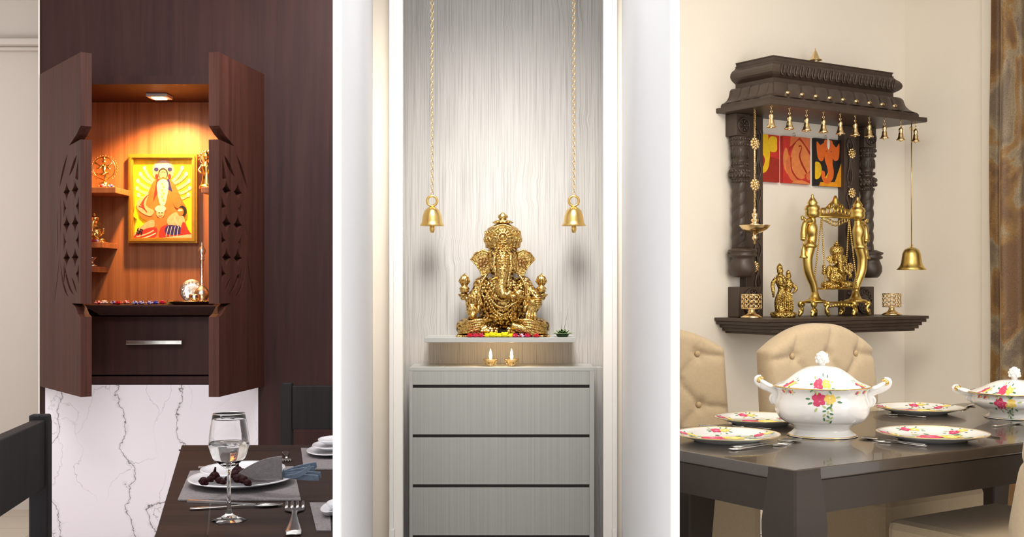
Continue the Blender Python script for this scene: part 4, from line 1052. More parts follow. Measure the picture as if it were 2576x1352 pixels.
roof([(.102, 2.104), (.102, 2.1215)], 'roof_ledge'); roof([(.130, 2.080), (.134, 2.084), (.134, 2.1035)], 'roof_ledge')
# carved ovals on moulding, one part per oval
nb = 20
for i in range(nb):
    s = .165+(.96-.165)*i/(nb-1)
    g = RG(); mr = Matrix.Rotation(.18, 3, 'Y')
    g.torus((s, -.284, 2.270), .0135, .0042, m=mr, n=12, k=5, sx=.78, sz=2.0)
    g.ell((s+.002, -.286, 2.264), (.0050, .007, .016), 0, mr, 8, 6)
    g.build('carved_loop', 'mandir', r1_)
nt_ = 10
for i in range(nt_):
    s0 = .107+(1.02-.107)*i/nt_; ss = (1.02-.107)/nt_
    g = RG(); vs = []; fs = []
    pr = [(o, z) for o, z in fl_[1:-2]]
    M_ = 8
    for j, (o, z) in enumerate(pr):
        for q in range(M_+1):
            t = q/M_; sc_ = 1+o*.9; s = .5635+((s0+.004+t*(ss-.008))-.5635)*(1+ (o-.03)*1.9)
            vs.append((s, -(.25+o*.83)-.0015-.010*math.sin(PI*t)**.6*(1 if 0 < q < M_ else 0), z))
    for j in range(len(pr)-1):
        for q in range(M_): a = j*(M_+1)+q; fs.append((a, a+1, a+M_+2, a+M_+1))
    g.add(vs, fs); g.build('carved_leaf', 'mandir', r2_)
    if i < 9:
        s = .5635+((s0+ss*.5+.04)-.5635)*1.05
        g = RG(); g.ell((s, -.303, 2.155), (.0150, .010, .0105), 0, Matrix.Rotation(.5, 3, 'X'), 16, 10); g.ell((s, -.298, 2.153), (.018, .006, .013), 1, Matrix.Rotation(.5, 3, 'X'), 14, 8)
        g.build('brass_stud', ['brass_light', 'mandir'], tm)
for i in range(4):
    g = RG(); vs = []; fs = []
    y0, y1 = -.02-.062*i, -.02-.062*(i+1)+.006
    pr = fl_[1:-2]
    for o, z in pr:
        for q in range(5):
            t = q/4; vs.append((.134-o-.001-.003*math.sin(PI*t), y0+(y1-y0)*t, z))
    for j in range(len(pr)-1):
        for q in range(4): a = j*5+q; fs.append((a, a+1, a+6, a+5))
    g.add(vs, fs); g.build('carved_leaf', 'mandir', r2_)
g = RG(); g.lathe([(0, 2.338), (.022, 2.338), (.024, 2.344), (.016, 2.350), (.027, 2.356), (.027, 2.366), (.016, 2.371), (.034, 2.376), (.034, 2.380), (.024, 2.384), (.020, 2.392), (.010, 2.415), (.003, 2.430), (.004, 2.434), (0, 2.442)], c=(.563, -.12, 0), n=28)
g.build('finial', 'brass_light', tm, label='polished brass finial')
# pillars
def rosette(g, s, w, z, R_, n=8, mi=0):
    g.torus((s, -w, z), R_, R_*.14, n=24, k=6)
    for i in range(n):
        a = 2*PI*i/n; g.ell((s+R_*.58*math.cos(a), -w-.001, z+R_*.58*math.sin(a)), (R_*.3, R_*.15, R_*.13), mi, Matrix.Rotation(-a, 3, 'Y'), 8, 5)
    g.ell((s, -w-.002, z), (R_*.2, R_*.2, R_*.2), mi)
def pillar(cs, side):
    p = None
    g = RG(); g.box(cs-.047, cs+.047, -.075, -.0005, 1.970, 2.0795, bev=.003); rosette(g, cs+.005, .0765, 2.022, .036); p = g.build('pillar', 'mandir', tm)
    # carved capital
    g = RG()
    prof = [(.030, 1.742), (.036, 1.745), (.036, 1.757), (.030, 1.760), (.040, 1.765), (.047, 1.778), (.047, 1.80), (.040, 1.815), (.030, 1.82), (.038, 1.828), (.038, 1.84), (.030, 1.845), (.034, 1.855), (.040, 1.878), (.041, 1.90), (.036, 1.915), (.041, 1.92), (.043, 1.935), (.038, 1.94), (.044, 1.945), (.046, 1.965), (.040, 1.9695)]
    g.lathe(prof, c=(cs, -.052, 0), n=24)
    for z, R_ in ((1.955, .046), (1.928, .043), (1.834, .039), (1.751, .036)):
        for i in range(18): a = 2*PI*i/18; g.ell((cs+R_*math.cos(a), -.052+R_*math.sin(a), z), (.0058, .0058, .0075), 0, None, 7, 5)
    for z in (1.776, 1.80):
        for i in range(16): a = 2*PI*i/16; g.ell((cs+.047*math.cos(a), -.052+.047*math.sin(a), z), (.0075, .0075, .010), 0, None, 7, 5)
    for i in range(10):
        a = 2*PI*i/10; m = Matrix.Rotation(a+PI/2, 3, 'Z'); g.torus((cs+.040*math.cos(a), -.052+.040*math.sin(a), 1.884), .0085, .0022, m=m, n=12, k=5, sz=2.6)
    g.build('carved_capital', 'mandir', p)
    # barley twist
    g = RG(); vs = []; fs = []; NN, ZZ = 36, 70
    for j in range(ZZ+1):
        z = 1.425+(1.745-1.425)*j/ZZ
        for i in range(NN):
            a = 2*PI*i/NN; rr = .0335*(1+.20*abs(math.sin(1.0*(a)-j/ZZ*PI*5.2))**.7)-.004
            vs.append((cs+rr*math.cos(a), -.052+rr*math.sin(a), z))
    for j in range(ZZ):
        for i in range(NN): fs.append((j*NN+i, j*NN+(i+1) % NN, (j+1)*NN+(i+1) % NN, (j+1)*NN+i))
    g.add(vs, fs); g.build('twisted_shaft', 'mandir', p)
    g = RG(); g.lathe([(0, 1.283), (.040, 1.283), (.052, 1.292), (.064, 1.315), (.064, 1.34), (.056, 1.362), (.050, 1.378), (.066, 1.384), (.068, 1.392), (.058, 1.400), (.070, 1.408), (.070, 1.416), (.045, 1.424), (.035, 1.43), (0, 1.43)], c=(cs, -.0705, 0), n=32); g.build('pot_base', 'mandir', p)
    # bottom block
    g = RG(); a, b = (cs-.03, cs+.115) if side < 0 else (cs-.115, cs+.03)
    g.box(a, b, -.075, -.0005, ZS, 1.236, bev=.003)
    cc = (a+b)/2+side*-.012; g.ell((cc, -.074, 1.162), (.056, .018, .066), 0, None, 20, 12)
    for i in range(12):
        t = 2*PI*i/12; g.torus((cc+.040*math.cos(t), -.090, 1.162+.048*math.sin(t)), .011, .003, n=10, k=5)
    g.torus((cc, -.086, 1.162), .055, .005, n=28, k=6, sz=1.18); g.build('carved_block', 'mandir', p)
    # backing board with carved lily stems
    a, b = (cs+.05, cs+.165) if side < 0 else (cs-.165, cs-.05)
    g = RG(); g.box(a, b, -.045, -.0005, ZS, 2.0795, bev=.002); bd = g.build('side_board', 'mandir', tm)
    g = RG(); m_ = (a+b)/2+(.02 if side < 0 else -.02)
    for z0 in (1.20, 1.48, 1.76):
        L = .255
        for q in (-1, 1):
            g.tube(catmull([(m_+q*.004, -.046, z0), (m_+q*.020, -.049, z0+.05), (m_+q*.006, -.050, z0+.11), (m_+q*.005, -.050, z0+.17), (m_+q*.024, -.049, z0+.22), (m_+q*.008, -.046, z0+L)], 5, False), .0045, 6)
        g.ell((m_, -.047, z0), (.018, .008, .012)); g.tube([(m_, -.047, z0+.03), (m_, -.049, z0+.12), (m_, -.047, z0+.23)], [.003, .005, .003], 6)
    g.build('carved_stem', 'mandir', bd)
    return bd
bl0 = pillar(.108, -1); br0 = pillar(1.030, 1)
# brass rosettes on boards (parts of the temple)
def brass_flower(s, w, z, R_, parent, label=None):
    g = RG()
    for i in range(9): a = 2*PI*i/9; g.ell((s+R_*.72*math.cos(a), -w, z+R_*.72*math.sin(a)), (R_*.27, R_*.2, R_*.27), 0, None, 10, 7)
    for i in range(6): a = 2*PI*i/6+.3; g.ell((s+R_*.36*math.cos(a), -w-R_*.2, z+R_*.36*math.sin(a)), (R_*.25, R_*.2, R_*.22), 0, None, 10, 7)
    g.ell((s, -w-R_*.34, z), R_*.2)
    return g.build('brass_rosette', 'brass_light', parent)
for z in (1.936, 1.728, 1.335): brass_flower(.910 if z > 1.4 else .895, .056, z, .030, tm)
brass_flower(.203, .058, 1.335, .031, tm)
# hanging chain with rosettes and oil lamp (left)
hc = empty('hanging_oil_lamp', tuple(R(.062, .20, 1.44)), TH, 'brass oil lamp dish on a rosette chain at the temple left front', 'hanging lamp')
g = RG(); z = 2.08
while z > 1.60:
    g.torus((.062, -.20, z), .0042, .0013, n=8, k=4, sz=1.6, m=Matrix.Rotation((int(z*1000) % 2)*PI/2, 3, 'Z')); z -= .0095
g.tube([(.062, -.20, 2.08), (.062, -.20, 1.6)], .0018, 5)
g.build('chain', 'brass_light', hc)
for z in (1.918, 1.722): brass_flower(.062, .203, z, .031, hc)
g = RG(); g.lathe([(0, 1.438), (.005, 1.443), (.004, 1.455), (.011, 1.462), (.013, 1.472), (.007, 1.480), (.012, 1.49), (.035, 1.496), (.060, 1.510), (.072, 1.526), (.074, 1.529), (.070, 1.529), (.055, 1.516), (.02, 1.508), (.014, 1.52), (.022, 1.528), (.022, 1.535), (.010, 1.542), (.018, 1.55), (.018, 1.556), (.008, 1.562), (.014, 1.575), (.015, 1.583), (.006, 1.59), (.008, 1.604), (0, 1.616)], c=(.062, -.20, 0), n=36)
g.build('lamp_dish', 'brass_light', hc)
# ten small bells under the eave
sb = None
pos = [.028, .147, .262, .378, .496, .603, .705, .82, .945, 1.06]
for i, s in enumerate(pos):
    s += .006
    if sb is None:
        b0 = empty('small_bell', (0, 0, 0), 0, 'x', 'bell', 'small brass bells along the temple eave')
        g = G(); g.lathe([(.0185, 0), (.0195, .002), (.014, .008), (.011, .018), (.0100, .028), (.007, .034), (.009, .038), (.0095, .046), (.006, .052), (.002, .055), (0, .055)], n=18); g.ell((0, 0, -.001), .005); g.build('bell_body', 'brass_light', b0, local=True)
        g = G(); g.torus((0, 0, .061), .005, .0014, n=12, k=5); g.tube([(0, 0, .066), (0, 0, .082)], .0012, 5); g.torus((0, 0, .080), .004, .0012, n=10, k=5); g.build('hook', 'brass_light', b0, local=True)
        sb = b0; b = b0
    else: b = copytree(sb)
    p = R(s, .335, 2.080-.0835*1.22); b.location = p; b.rotation_euler = (0, 0, TH); b.scale = (1.22,)*3
    b['label'] = f'small brass bell under the temple eave, {wd_ord[i]} from the left'
# large bell on rod
bb = empty('hanging_bell', tuple(R(1.078, .30, 1.322)), 0, 'large plain brass bell on a long rod at the temple right', 'bell')
c = R(1.078, .30, 0)
g = G(Matrix.Translation(c)); g.lathe([(.073, 1.322), (.074, 1.325), (.062, 1.338), (.053, 1.356), (.049, 1.38), (.046, 1.405), (.038, 1.425), (.022, 1.436), (0, 1.440)], n=40); g.build('bell_body', 'brass_dull', bb)
g = G(Matrix.Translation(c)); g.tube([(0, 0, 1.438), (0, 0, 2.078)], .0028, 8); g.torus((0, 0, 1.446), .007, .0022, n=14); g.torus((0, 0, 2.05), .009, .0025, n=14); g.build('rod', 'brass_dull', bb)
# three small paintings
def canvas(s0, s1, z0, z1, label, bgm, shapes, dz=0):
    t = empty('wall_painting', tuple(R((s0+s1)/2, .01, z0)), TH, label, 'painting', 'small red and orange paintings inside the temple')
    g = RG(); g.box(s0, s1, -.022, -.001, z0, z1, 0); lay = .0224
    for mi, poly in shapes:
        pts = [(s0+x*(s1-s0), z0+y*(z1-z0)) for x, y in poly]
        pts = [(min(max(a, s0), s1), min(max(b, z0), z1)) for a, b in pts]
        g.prism(pts, -lay, -.0215, mi+1); lay += .00012
    mats = [bgm, cm('art_red', (.34, .02, .01)), cm('art_orange', (.75, .14, .015)), cm('art_peach', (.72, .22, .06)), cm('art_yellow', (.80, .48, .01)), 'black', 'porcelain', cm('art_amber', (.80, .30, .005)), cm('art_deep', (.20, .012, .006)), cm('art_salmon', (.68, .16, .05))]
    g.build('painted_canvas', mats, t, recalc=False)
    g = RG(); g.torus(((s0+s1)/2, -.006, z1+.014), .008, .0012, n=14, k=5); g.build('hanging_ring', 'silver', t)
    return t
ctm = lambda P, n=5: catmull(P, n)
canvas(.205, .410, 1.762, 1.998, 'small red painting with a yellow trunk curl, leftmost of the three', 'paint_red', [
    (7, [(0, 0), (1, 0), (1, .12), (0, .2)]), (0, [(0, .0), (1, 0), (1, .5), (0, .6)]),
    (3, ctm([(0, 1), (.35, 1), (.6, 1), (.62, .85), (.68, .7), (.66, .45), (.62, .3), (.52, .2), (.36, .17), (.25, .2), (.28, .26), (.4, .28), (.48, .36), (.5, .48), (.42, .58), (.25, .66), (0, .7)])),
    (3, ctm([(.62, .88), (.72, .97), (.9, .95), (.92, .8), (.9, .66), (.72, .64), (.62, .72)])), (4, [(.36, .73), (.4, .755), (.43, .73), (.4, .705)]), (6, [(.0, .42), (.2, .5), (.35, .4), (.3, .3), (.1, .28), (0, .3)])])
canvas(.436, .632, 1.762, 2.000, 'small peach and red painting of a curled trunk, middle of the three', 'paint_red', [
    (2, ctm([(.1, .75), (.0, .55), (.05, .3), (.2, .2), (.2, .6)])), (8, [(.28, 1), (.25, .7), (.6, .98), (.98, .62), (1, 1)]), (0, [(.22, .75), (.2, .66), (.6, .97), (1, .62), (1, .7), (.62, 1)]),
    (2, ctm([(.6, .93), (.34, .72), (.28, .5), (.34, .28), (.55, .12), (.78, .12), (.8, .2), (.98, .3), (.99, .6)])),
    (0, ctm([(.58, .79), (.64, .80), (.66, .77), (.58, .60), (.66, .42), (.84, .24), (.88, .26), (.72, .44), (.63, .60), (.69, .76), (.66, .83), (.58, .82)])),
    (8, ctm([(.22, .6), (.12, .45), (.14, .25), (.28, .08), (.45, .04), (.6, .06), (.42, .16), (.3, .3), (.26, .5)])), (0, ctm([(.30, .55), (.33, .3), (.55, .1), (.5, .1), (.31, .25), (.27, .5)])),
    (2, [(.3, .0), (.4, .06), (.7, .08), (1, .02), (1, 0)]), (8, ctm([(.85, .2), (.95, .25), (1, .2), (1, .1), (.88, .1)]))])
canvas(.668, .866, 1.758, 2.004, 'small orange and black painting of a trunk, rightmost of the three', 'black', [
    (6, [(.15, 0), (.2, .08), (.75, .1), (1, .52), (1, 0)]), (3, ctm([(.0, .15), (.18, .18), (.25, .35), (.18, .48), (.02, .5), (0, .4)])),
    (1, ctm([(.06, .92), (.1, .6), (.25, .52), (.34, .62), (.34, .9), (.2, .86)])), (1, ctm([(.92, .92), (.9, .62), (.76, .55), (.66, .64), (.66, .9), (.8, .84)])),
    (1, ctm([(.34, .95), (.5, .98), (.66, .95), (.68, .7), (.66, .5), (.7, .35), (.68, .18), (.5, .06), (.34, .08), (.24, .2), (.26, .32), (.36, .3), (.38, .2), (.48, .22), (.46, .4), (.36, .58)])),
    (3, ctm([(.38, .18), (.44, .24), (.5, .3), (.44, .18)])), (5, ctm([(.46, .98), (.5, 1.0), (.55, .95), (.54, .82), (.5, .78), (.46, .84)])), (4, [(.41, .74), (.44, .76), (.44, .72)]), (4, [(.58, .74), (.61, .76), (.61, .72)])])
# couple figurine
def couple():
    s, w = .265, .19; t = empty('couple_figurine', tuple(R(s, w, ZS)), 0, 'brass figurine of two standing draped figures playing a flute on shelf', 'figurine')
    c = R(s, w, ZS); k = .00193; g = G(Matrix.Translation(c) @ Matrix.Diagonal((k, k, k, 1)))
    g.lathe([(0, 0), (30, 0), (32, 4), (28, 12), (22, 16), (0, 18)], n=20, sy=.8)
    ST = lambda P, r_: (catmull(P, 4, False), [x[0] for x in catmull([(q,) for q in r_], 4, False)])
    g.tube(*ST([(-6, 0, 14), (-11, 0, 40), (-5, 0, 70), (-8, 0, 92), (-8, 0, 100), (-8, 0, 112)], [15, 12, 9, 14, 13, 4]), 14); g.tube(*ST([(10, 2, 14), (14, 2, 38), (10, 2, 60), (14, 2, 80), (13, 2, 88), (12, 0, 100)], [13, 12, 8, 11, 10, 3.5]), 14)
    g.ell((-9, -2, 116), (8, 9, 10)); g.ell((12, -1, 104), (7, 8, 9)); g.lathe([(8, 120), (7, 128), (3, 134), (0, 137)], c=(-10, -1, 0), n=12); g.lathe([(6.5, 109), (5, 116), (0, 120)], c=(12, 1, 0), n=12)
    g.tube(*ST([(-18, 0, 98), (-29, -6, 84), (-28, -10, 66), (-27, -8, 50)], [6, 5, 4.5, 2.5]), 10); g.tube([(-2, -2, 98), (2, -12, 88), (-6, -13, 104)], [5, 4.5, 4], 8); g.tube([(-20, -14, 106), (14, -12, 98)], 1.6, 6)
    g.tube(*ST([(20, 0, 84), (31, -4, 72), (22, -10, 62)], [5, 4.5, 3]), 10); g.tube([(4, -4, 84), (-4, -10, 78)], [5, 4], 8)
    for i in range(5): g.tube([(-18+i*5, -11, 20), (-16+i*4.5, -13, 50), (-12+i*3, -12, 66)], [2.4, 2, 1.4], 6); g.tube([(2+i*5, -10, 18), (4+i*4, -11, 44), (7+i*3, -9, 62)], [2.2, 2, 1.4], 6)
    for i in range(8): a = 2*PI*i/8; g.ell((26*math.cos(a), 20*math.sin(a), 8), (8, 7, 6), 0, None, 8, 6)
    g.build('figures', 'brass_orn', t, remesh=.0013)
couple()
# brass swing with caryatid posts
def swing():
    s0, s1, w = .478, .762, .20; cs = (s0+s1)/2
    t = empty('brass_swing', tuple(R(cs, w, ZS)), TH, 'tall brass ceremonial swing with curved mermaid posts on temple shelf', 'swing')
    LM = RM() @ Matrix.Translation((cs, -w, ZS)); hx = (s1-s0)/2+.010
    k = .00198
    for sgn in (-1, 1):
        M_ = LM @ Matrix.Translation((sgn*hx*.98, 0, 0)) @ Matrix.Diagonal((k, k, k, 1))
        o = -sgn
        g = G(M_); X = lambda x: x*o
        g.lathe([(0, 36), (27, 36), (30, 38), (27, 41), (16, 44), (11, 52), (8, 64), (0, 66)], n=24)
        g.tube(catmull([(0, 0, 60), (X(-6), 0, 82), (X(-22), 0, 112), (X(-26), 0, 145), (X(-18), 0, 170), (X(-10), 0, 196), (X(-12), 0, 215), (X(-10), 0, 232), (X(-8), 0, 246)], 5, False), [8+5*math.sin(i/40*PI*1.0)+ (5 if 26 < i < 36 else 0)*math.sin((i-26)/10*PI) for i in range(41)], 14)
        g.lathe([(15, 172), (19, 176), (14, 182), (10, 190)], c=(X(-17), 0, 0), n=16)
        g.tube(catmull([(X(-4), 0, 236), (X(-22), 0, 238), (X(-36), 0, 230), (X(-40), 0, 208), (X(-40), 0, 196)], 4, False), [9, 8, 8, 8, 8, 7, 7, 7, 7, 7, 7, 7, 8, 8, 8, 8, 8][:17], 10)
        for i in range(6): a = .9+i*.42; g.ell((X(-30)+X(-14)*math.cos(a-1.2), 0, 232+15*math.sin(a)), (4.5, 4, 4.5), 0, None, 8, 6)
        g.ell((X(-40), 0, 194), (9, 8, 6))
        post = g.build('mermaid_post', 'brass_dull', t)
        g = G(M_); g.lathe([(7, 246), (17, 250), (19, 258), (17, 264), (20, 268), (17, 276), (11, 280), (13, 284), (8, 292), (3, 300), (4, 303), (0, 307)], c=(X(-8), 0, 0), n=22); g.build('post_finial', 'brass_dull', post)
        g = G(M_); c0 = X(-40); g.tube([(c0, 0, 192), (c0, 0, 176)], 1.4, 6); g.lathe([(10.5, 146), (11.5, 148), (7, 154), (6, 164), (4, 172), (0, 178)], c=(c0, 0, 0), n=16); g.build('tassel_bell', 'brass_dull', post)
        # platform and scroll legs
        for qx, qy in ((-26, -20), (22, -20), (22, 20), (-26, 20)):
            g = G(M_); g.tube(catmull([(qx, qy, 37), (qx*1.15, qy*1.1, 30), (qx*.85, qy, 20), (qx*1.1, qy, 10), (qx*1.3, qy*1.1, 1.5)], 4, False), [5, 5.5, 6, 6, 5.5, 5, 4.5, 4, 4, 4, 5, 6, 6, 5, 5, 4, 3], 8); g.ell((qx*1.1, qy, 14), (7, 4, 6)); g.ell((qx*.8, qy, 30), (7, 4, 5))
            g.build('scroll_leg', 'brass_dull', post)
    g = G(LM @ Matrix.Diagonal((k, k, k, 1)))
    L_ = hx/k
    g.box(-L_-20, L_+20, -22, 22, 34, 37.5); g.ell((0, -18, 30), (30, 4, 8), 0, None, 16, 8)
    for i in range(11): g.ell((-50+i*10, -20, 30-abs(i-5)*.8), (5, 3, 5), 0, None, 8, 6)
    g.build('base_plate', 'brass_dull', t)
    g = G(LM @ Matrix.Diagonal((k, k, k, 1)))
    g.tube([(-L_+8, 0, 251), (L_-8, 0, 251)], 2.6, 8)
    bar_ = g.build('crossbar', 'brass_dull', t)
    out = catmull([(-54, 256), (-50, 272), (-36, 274), (-22, 284), (-10, 292), (0, 306), (10, 292), (22, 284), (36, 274), (50, 272), (54, 256)], 4, False)
    out = [(-54, 253)]+out+[(54, 253)]
    hs = []
    for x, z, r_ in [(-42, 263, 5), (-28, 266, 6), (-13, 268, 6), (0, 266, 4.5), (13, 268, 6), (28, 266, 6), (42, 263, 5), (-7, 281, 4), (7, 281, 4)]:
        hs.append([(x+r_*math.cos(2*PI*i/8), z+r_*math.sin(2*PI*i/8)) for i in range(8)])
    g = G(LM @ Matrix.Diagonal((k, k, k, 1))); g.cut(out, hs, 4)
    for x, z, r_ in [(-42, 263, 7), (-28, 266, 8), (-13, 268, 8), (0, 272, 9), (13, 268, 8), (28, 266, 8), (42, 263, 7), (-20, 278, 5), (20, 278, 5)]: g.torus((x, -2, z), r_, 1.8, n=14, k=5)
    g.ell((0, -2, 290), (5, 4, 12)); 
    for i in range(9): g.torus((-40+i*10, 0, 240-6*math.cos((i-4)*.7)), 5.5, 1.7, n=12, k=5)
    g.build('pierced_crest', 'brass_dull', bar_)
    g = G(LM @ Matrix.Diagonal((k, k, k, 1))); g.box(-L_*.80, L_*.80, -24, 24, 68, 71); seat = g.build('swing_seat', 'brass_dull', t)
    for sx in (-1, 1):
        for sy in (-1, 1):
            g = G(LM @ Matrix.Diagonal((k, k, k, 1))); a = Vector((sx*(L_-26), 0, 248)); b = Vector((sx*L_*.76, sy*20, 72)); n = 34
            for i in range(n): g.ell(a.lerp(b, i/(n-1)), (2.2, 2.2, 2.9), 0, None, 6, 4)
            g.build('chain', 'brass_dull', t)
    return R(cs+.01, w, ZS+71*k+.0005)
pz = swing()
ganesha(tuple(pz), .00075, 'seated_figurine', 'small brass seated elephant-headed figure on the seat of the swing', None, False, rz=TH*.5, mats=('brass_orn', 'brass_orn'), vox=3)
# votive holders
def votive(s, w, label):
    c = R(s, w, ZS); t = empty('votive_holder', tuple(c), 0, label, 'candle holder', 'pierced brass candle holders on the temple shelf')
    g = G(Matrix.Translation(c)); g.lathe([(0, 0), (.050, 0), (.052, .004), (.036, .014), (.020, .022), (.015, .034), (.017, .04), (0, .041)], n=28); g.build('foot', 'brass_light', t)
    g = G(Matrix.Translation(c)); Rr = .047
    for z in (.044, .112): g.torus((0, 0, z), Rr, .0022, m=Matrix.Rotation(PI/2, 3, 'X'), n=32, k=6)
    n = 12
    for row in range(3):
        for i in range(n):
            a0 = 2*PI*i/n; z0 = .045+row*.022
            f_ = lambda a, z: (Rr*math.cos(a), Rr*math.sin(a), z)
            da = 2*PI/n
            g.tube([f_(a0, z0), f_(a0+da/2, z0+.011), f_(a0+da, z0+.022)], .0016, 5); g.tube([f_(a0+da, z0), f_(a0+da/2, z0+.011), f_(a0, z0+.022)], .0016, 5)
            c_ = f_(a0+da*.5, z0+.011); g.torus(c_, .0055, .0014, m=Matrix.Rotation(a0+da*.5+PI/2, 3, 'Z'), n=8, k=4)
    g.build('pierced_cup', 'brass_light', t)
votive(.075, .165, 'pierced brass candle holder at the left end of the temple shelf'); votive(1.035, .21, 'pierced brass candle holder at the right end of the temple shelf')
# ================================================================== RIGHT BAY: dining table and chairs
K = Vector((.757, 3.19, 0)); KM = Matrix.Translation(K) @ Matrix.Rotation(TH, 4, 'Z')
def kp(x, y, z=0): return KM @ Vector((x, y, z))
TL, TW = 2.12, .90
tb = empty('dining_table', tuple(kp(TL/2, TW/2)), TH, 'large dark brown dining table with faceted legs below the temple', 'table')
g = G(KM); c_ = .0
g.slab([(.006, .006), (TL-.006, .006), (TL-.006, TW-.006), (.33, TW-.006), (.006, .50)], ZT-.034, ZT-.0003); g.build('tabletop', 'table_top', tb, bevel=.004)
for (a, b, c, d) in ((.03, TL-.03, .014, .034), (.36, TL-.03, TW-.034, TW-.014), (.014, .034, .034, .49), (TL-.034, TL-.014, .034, TW-.034)):
    g = G(KM); g.box(a, b, c, d, ZT-.128, ZT-.038); g.box(a+.003, b-.003, c+.004, d-.004, ZT-.038, ZT-.034); g.build('apron', 'table_brown', tb)
def tleg(x, y):
    g = G(KM); h = .7071; a = lambda v: v*h
    sx = 1 if x < 1 else -1; sy = 1 if y < .5 else -1
    prof = [(.060, 0), (.062, .18), (.078, .40), (.092, .575), (.092, .60), (.082, .68), (.074, .735), (.074, .7487)]
    vs = []; fs = []
    for r_, z in prof:
        q = r_*h; b = .006
        cx = x+sx*.0505; cy = y+sy*.0505
        vs += [(cx-q+b, cy-q, z), (cx+q-b, cy-q, z), (cx+q, cy-q+b, z), (cx+q, cy+q-b, z), (cx+q-b, cy+q, z), (cx-q+b, cy+q, z), (cx-q, cy+q-b, z), (cx-q, cy-q+b, z)]
    for i in range(len(prof)-1):
        for j in range(8): p = i*8+j; q2 = i*8+(j+1) % 8; fs.append((p, q2, q2+8, p+8))
    fs.append(list(range(8))[::-1]); fs.append([(len(prof)-1)*8+j for j in range(8)])
    g.add(vs, fs, 0, False); g.build('leg', 'table_brown', tb)
tleg(0, 0); tleg(TL, 0); tleg(TL, TW); tleg(.34, TW)
CA = KM.inverted() @ Vector((.575, 4.83, 0)); CA = (CA.x, CA.y)
# tufted chairs
def tchair(name, x, y, rz, label, w=.60, zt=1.075, zc=.985, flare=.05, grp='beige tufted chairs around the brown table', fronts=True):
    loc = kp(x, y); t = empty(name, tuple(loc), TH+rz, label, 'chair', grp); M0 = MX[t.name]
    btn = []
    for j, z in enumerate((.965, .862, .759, .656, .553)):
        for i in range(-1 if j % 2 == 0 else -1, 2 if j % 2 == 0 else 1):
            btn.append((i*.185+(0 if j % 2 == 0 else .0925), z))
    segs = []
    for a in btn:
        for b in btn:
            if a[1] > b[1] and abs(a[1]-b[1]) < .12 and abs(a[0]-b[0]) < .12: segs.append((a, b))
    for a in btn:
        if a[1] > .95: segs += [(a, (a[0]*1.0+.05, 1.10)), (a, (a[0]-.06, 1.10))][:1]
        if abs(a[0]) > .15: segs.append((a, (a[0]*2, a[1]-.02)))
    NU, NZ = 60, 60; z0 = .44
    def hw(z): return w/2+flare*(zt-z)*.8
    def topz(x): q = min(1, abs(x)/(w/2)); return zc+(zt-zc)*(1-q**2.2)
    vs = []; fs = []
    for side in range(2):
        for i in range(NU+1):
            s = -1+2*i/NU
            for j in range(NZ+1):
                tt = j/NZ; xt = s*w/2; z = z0+(topz(xt)-z0)*tt; xx = s*hw(z)
                edge = min(1, (1-abs(s))/.10, (1-tt)/.06); edge = max(0, edge); ro = math.sqrt(max(0, 1-(1-edge)**2))
                if side == 0:
                    cr = 0
                    for bx, bz_ in btn: dd = (xx-bx)**2+(z-bz_)**2; cr = max(cr, .026*math.exp(-dd/.0007))
                    for a, b in segs:
                        ax, az = a; bx, bz_ = b; L2 = (bx-ax)**2+(bz_-az)**2; q = max(0, min(1, ((xx-ax)*(bx-ax)+(z-az)*(bz_-az))/L2))
                        dd = math.hypot(xx-ax-q*(bx-ax), z-az-q*(bz_-az)); cr = max(cr, .017*math.exp(-dd/.011))
                    yy = -.025-.03*ro+cr*ro + .02*s*s
                else: yy = .032+.01*ro+.02*s*s-.01*(1-ro)
                yy += (z-.45)*.10
                vs.append((xx, yy, z))
    n1 = (NU+1)*(NZ+1)
    for side in range(2):
        for i in range(NU):
            for j in range(NZ):
                a = side*n1+i*(NZ+1)+j; fs.append((a, a+1, a+NZ+2, a+NZ+1))
    for i in range(NU):
        a = i*(NZ+1); b = (i+1)*(NZ+1); fs += [(a, b, b+n1, a+n1), (a+NZ, b+NZ, b+NZ+n1, a+NZ+n1)]
    for j in range(NZ):
        for a in (j, NU*(NZ+1)+j): fs.append((a, a+1, a+1+n1, a+n1))
    g = G(M0); g.add(vs, fs); bk = g.build('backrest', 'linen', t)
    # piping along the rear/front seam
    for bx, bz_ in btn:
        g = G(M0); g.ell((bx, -.038+(bz_-.45)*.10+.02*(bx/(w/2))**2, bz_), (.0125, .008, .0125), 0, None, 12, 7); g.build('button', 'linen_button', bk)
    g = G(M0); bm = None
    sw, sd = w*.96, .50
    g.box(-sw/2, sw/2, -sd-.02, -.0, .24, .488, bev=.03)
    g.build('seat', 'linen', t, subsurf=0)
    g = G(M0); g.box(-sw/2+.02, sw/2-.02, -sd+.0, -.02, .20, .24); g.build('seat_rail', 'table_brown', t)
    for (lx_, ly_) in ((-sw/2+.05, -.04), (sw/2-.05, -.04), (-sw/2+.05, -sd+.03), (sw/2-.05, -sd+.03)):
        g = G(M0); g.tube([(lx_, ly_, 0), (lx_, ly_, .20)], [.014, .026], 4, smooth=False); g.build('leg', 'table_brown', t)
    return t
tchair('tufted_chair', *CA, -TH+.10, 'beige tufted chair at the left, its back cut off by the white partition')
tchair('tufted_chair', 1.315, 1.06, 0, 'beige tufted chair right behind the nearer floral tureen', zt=1.09)
tchair('tufted_chair', 1.04, -.20, PI, 'beige tufted chair on the near side, cut off at the right edge', flare=.20)
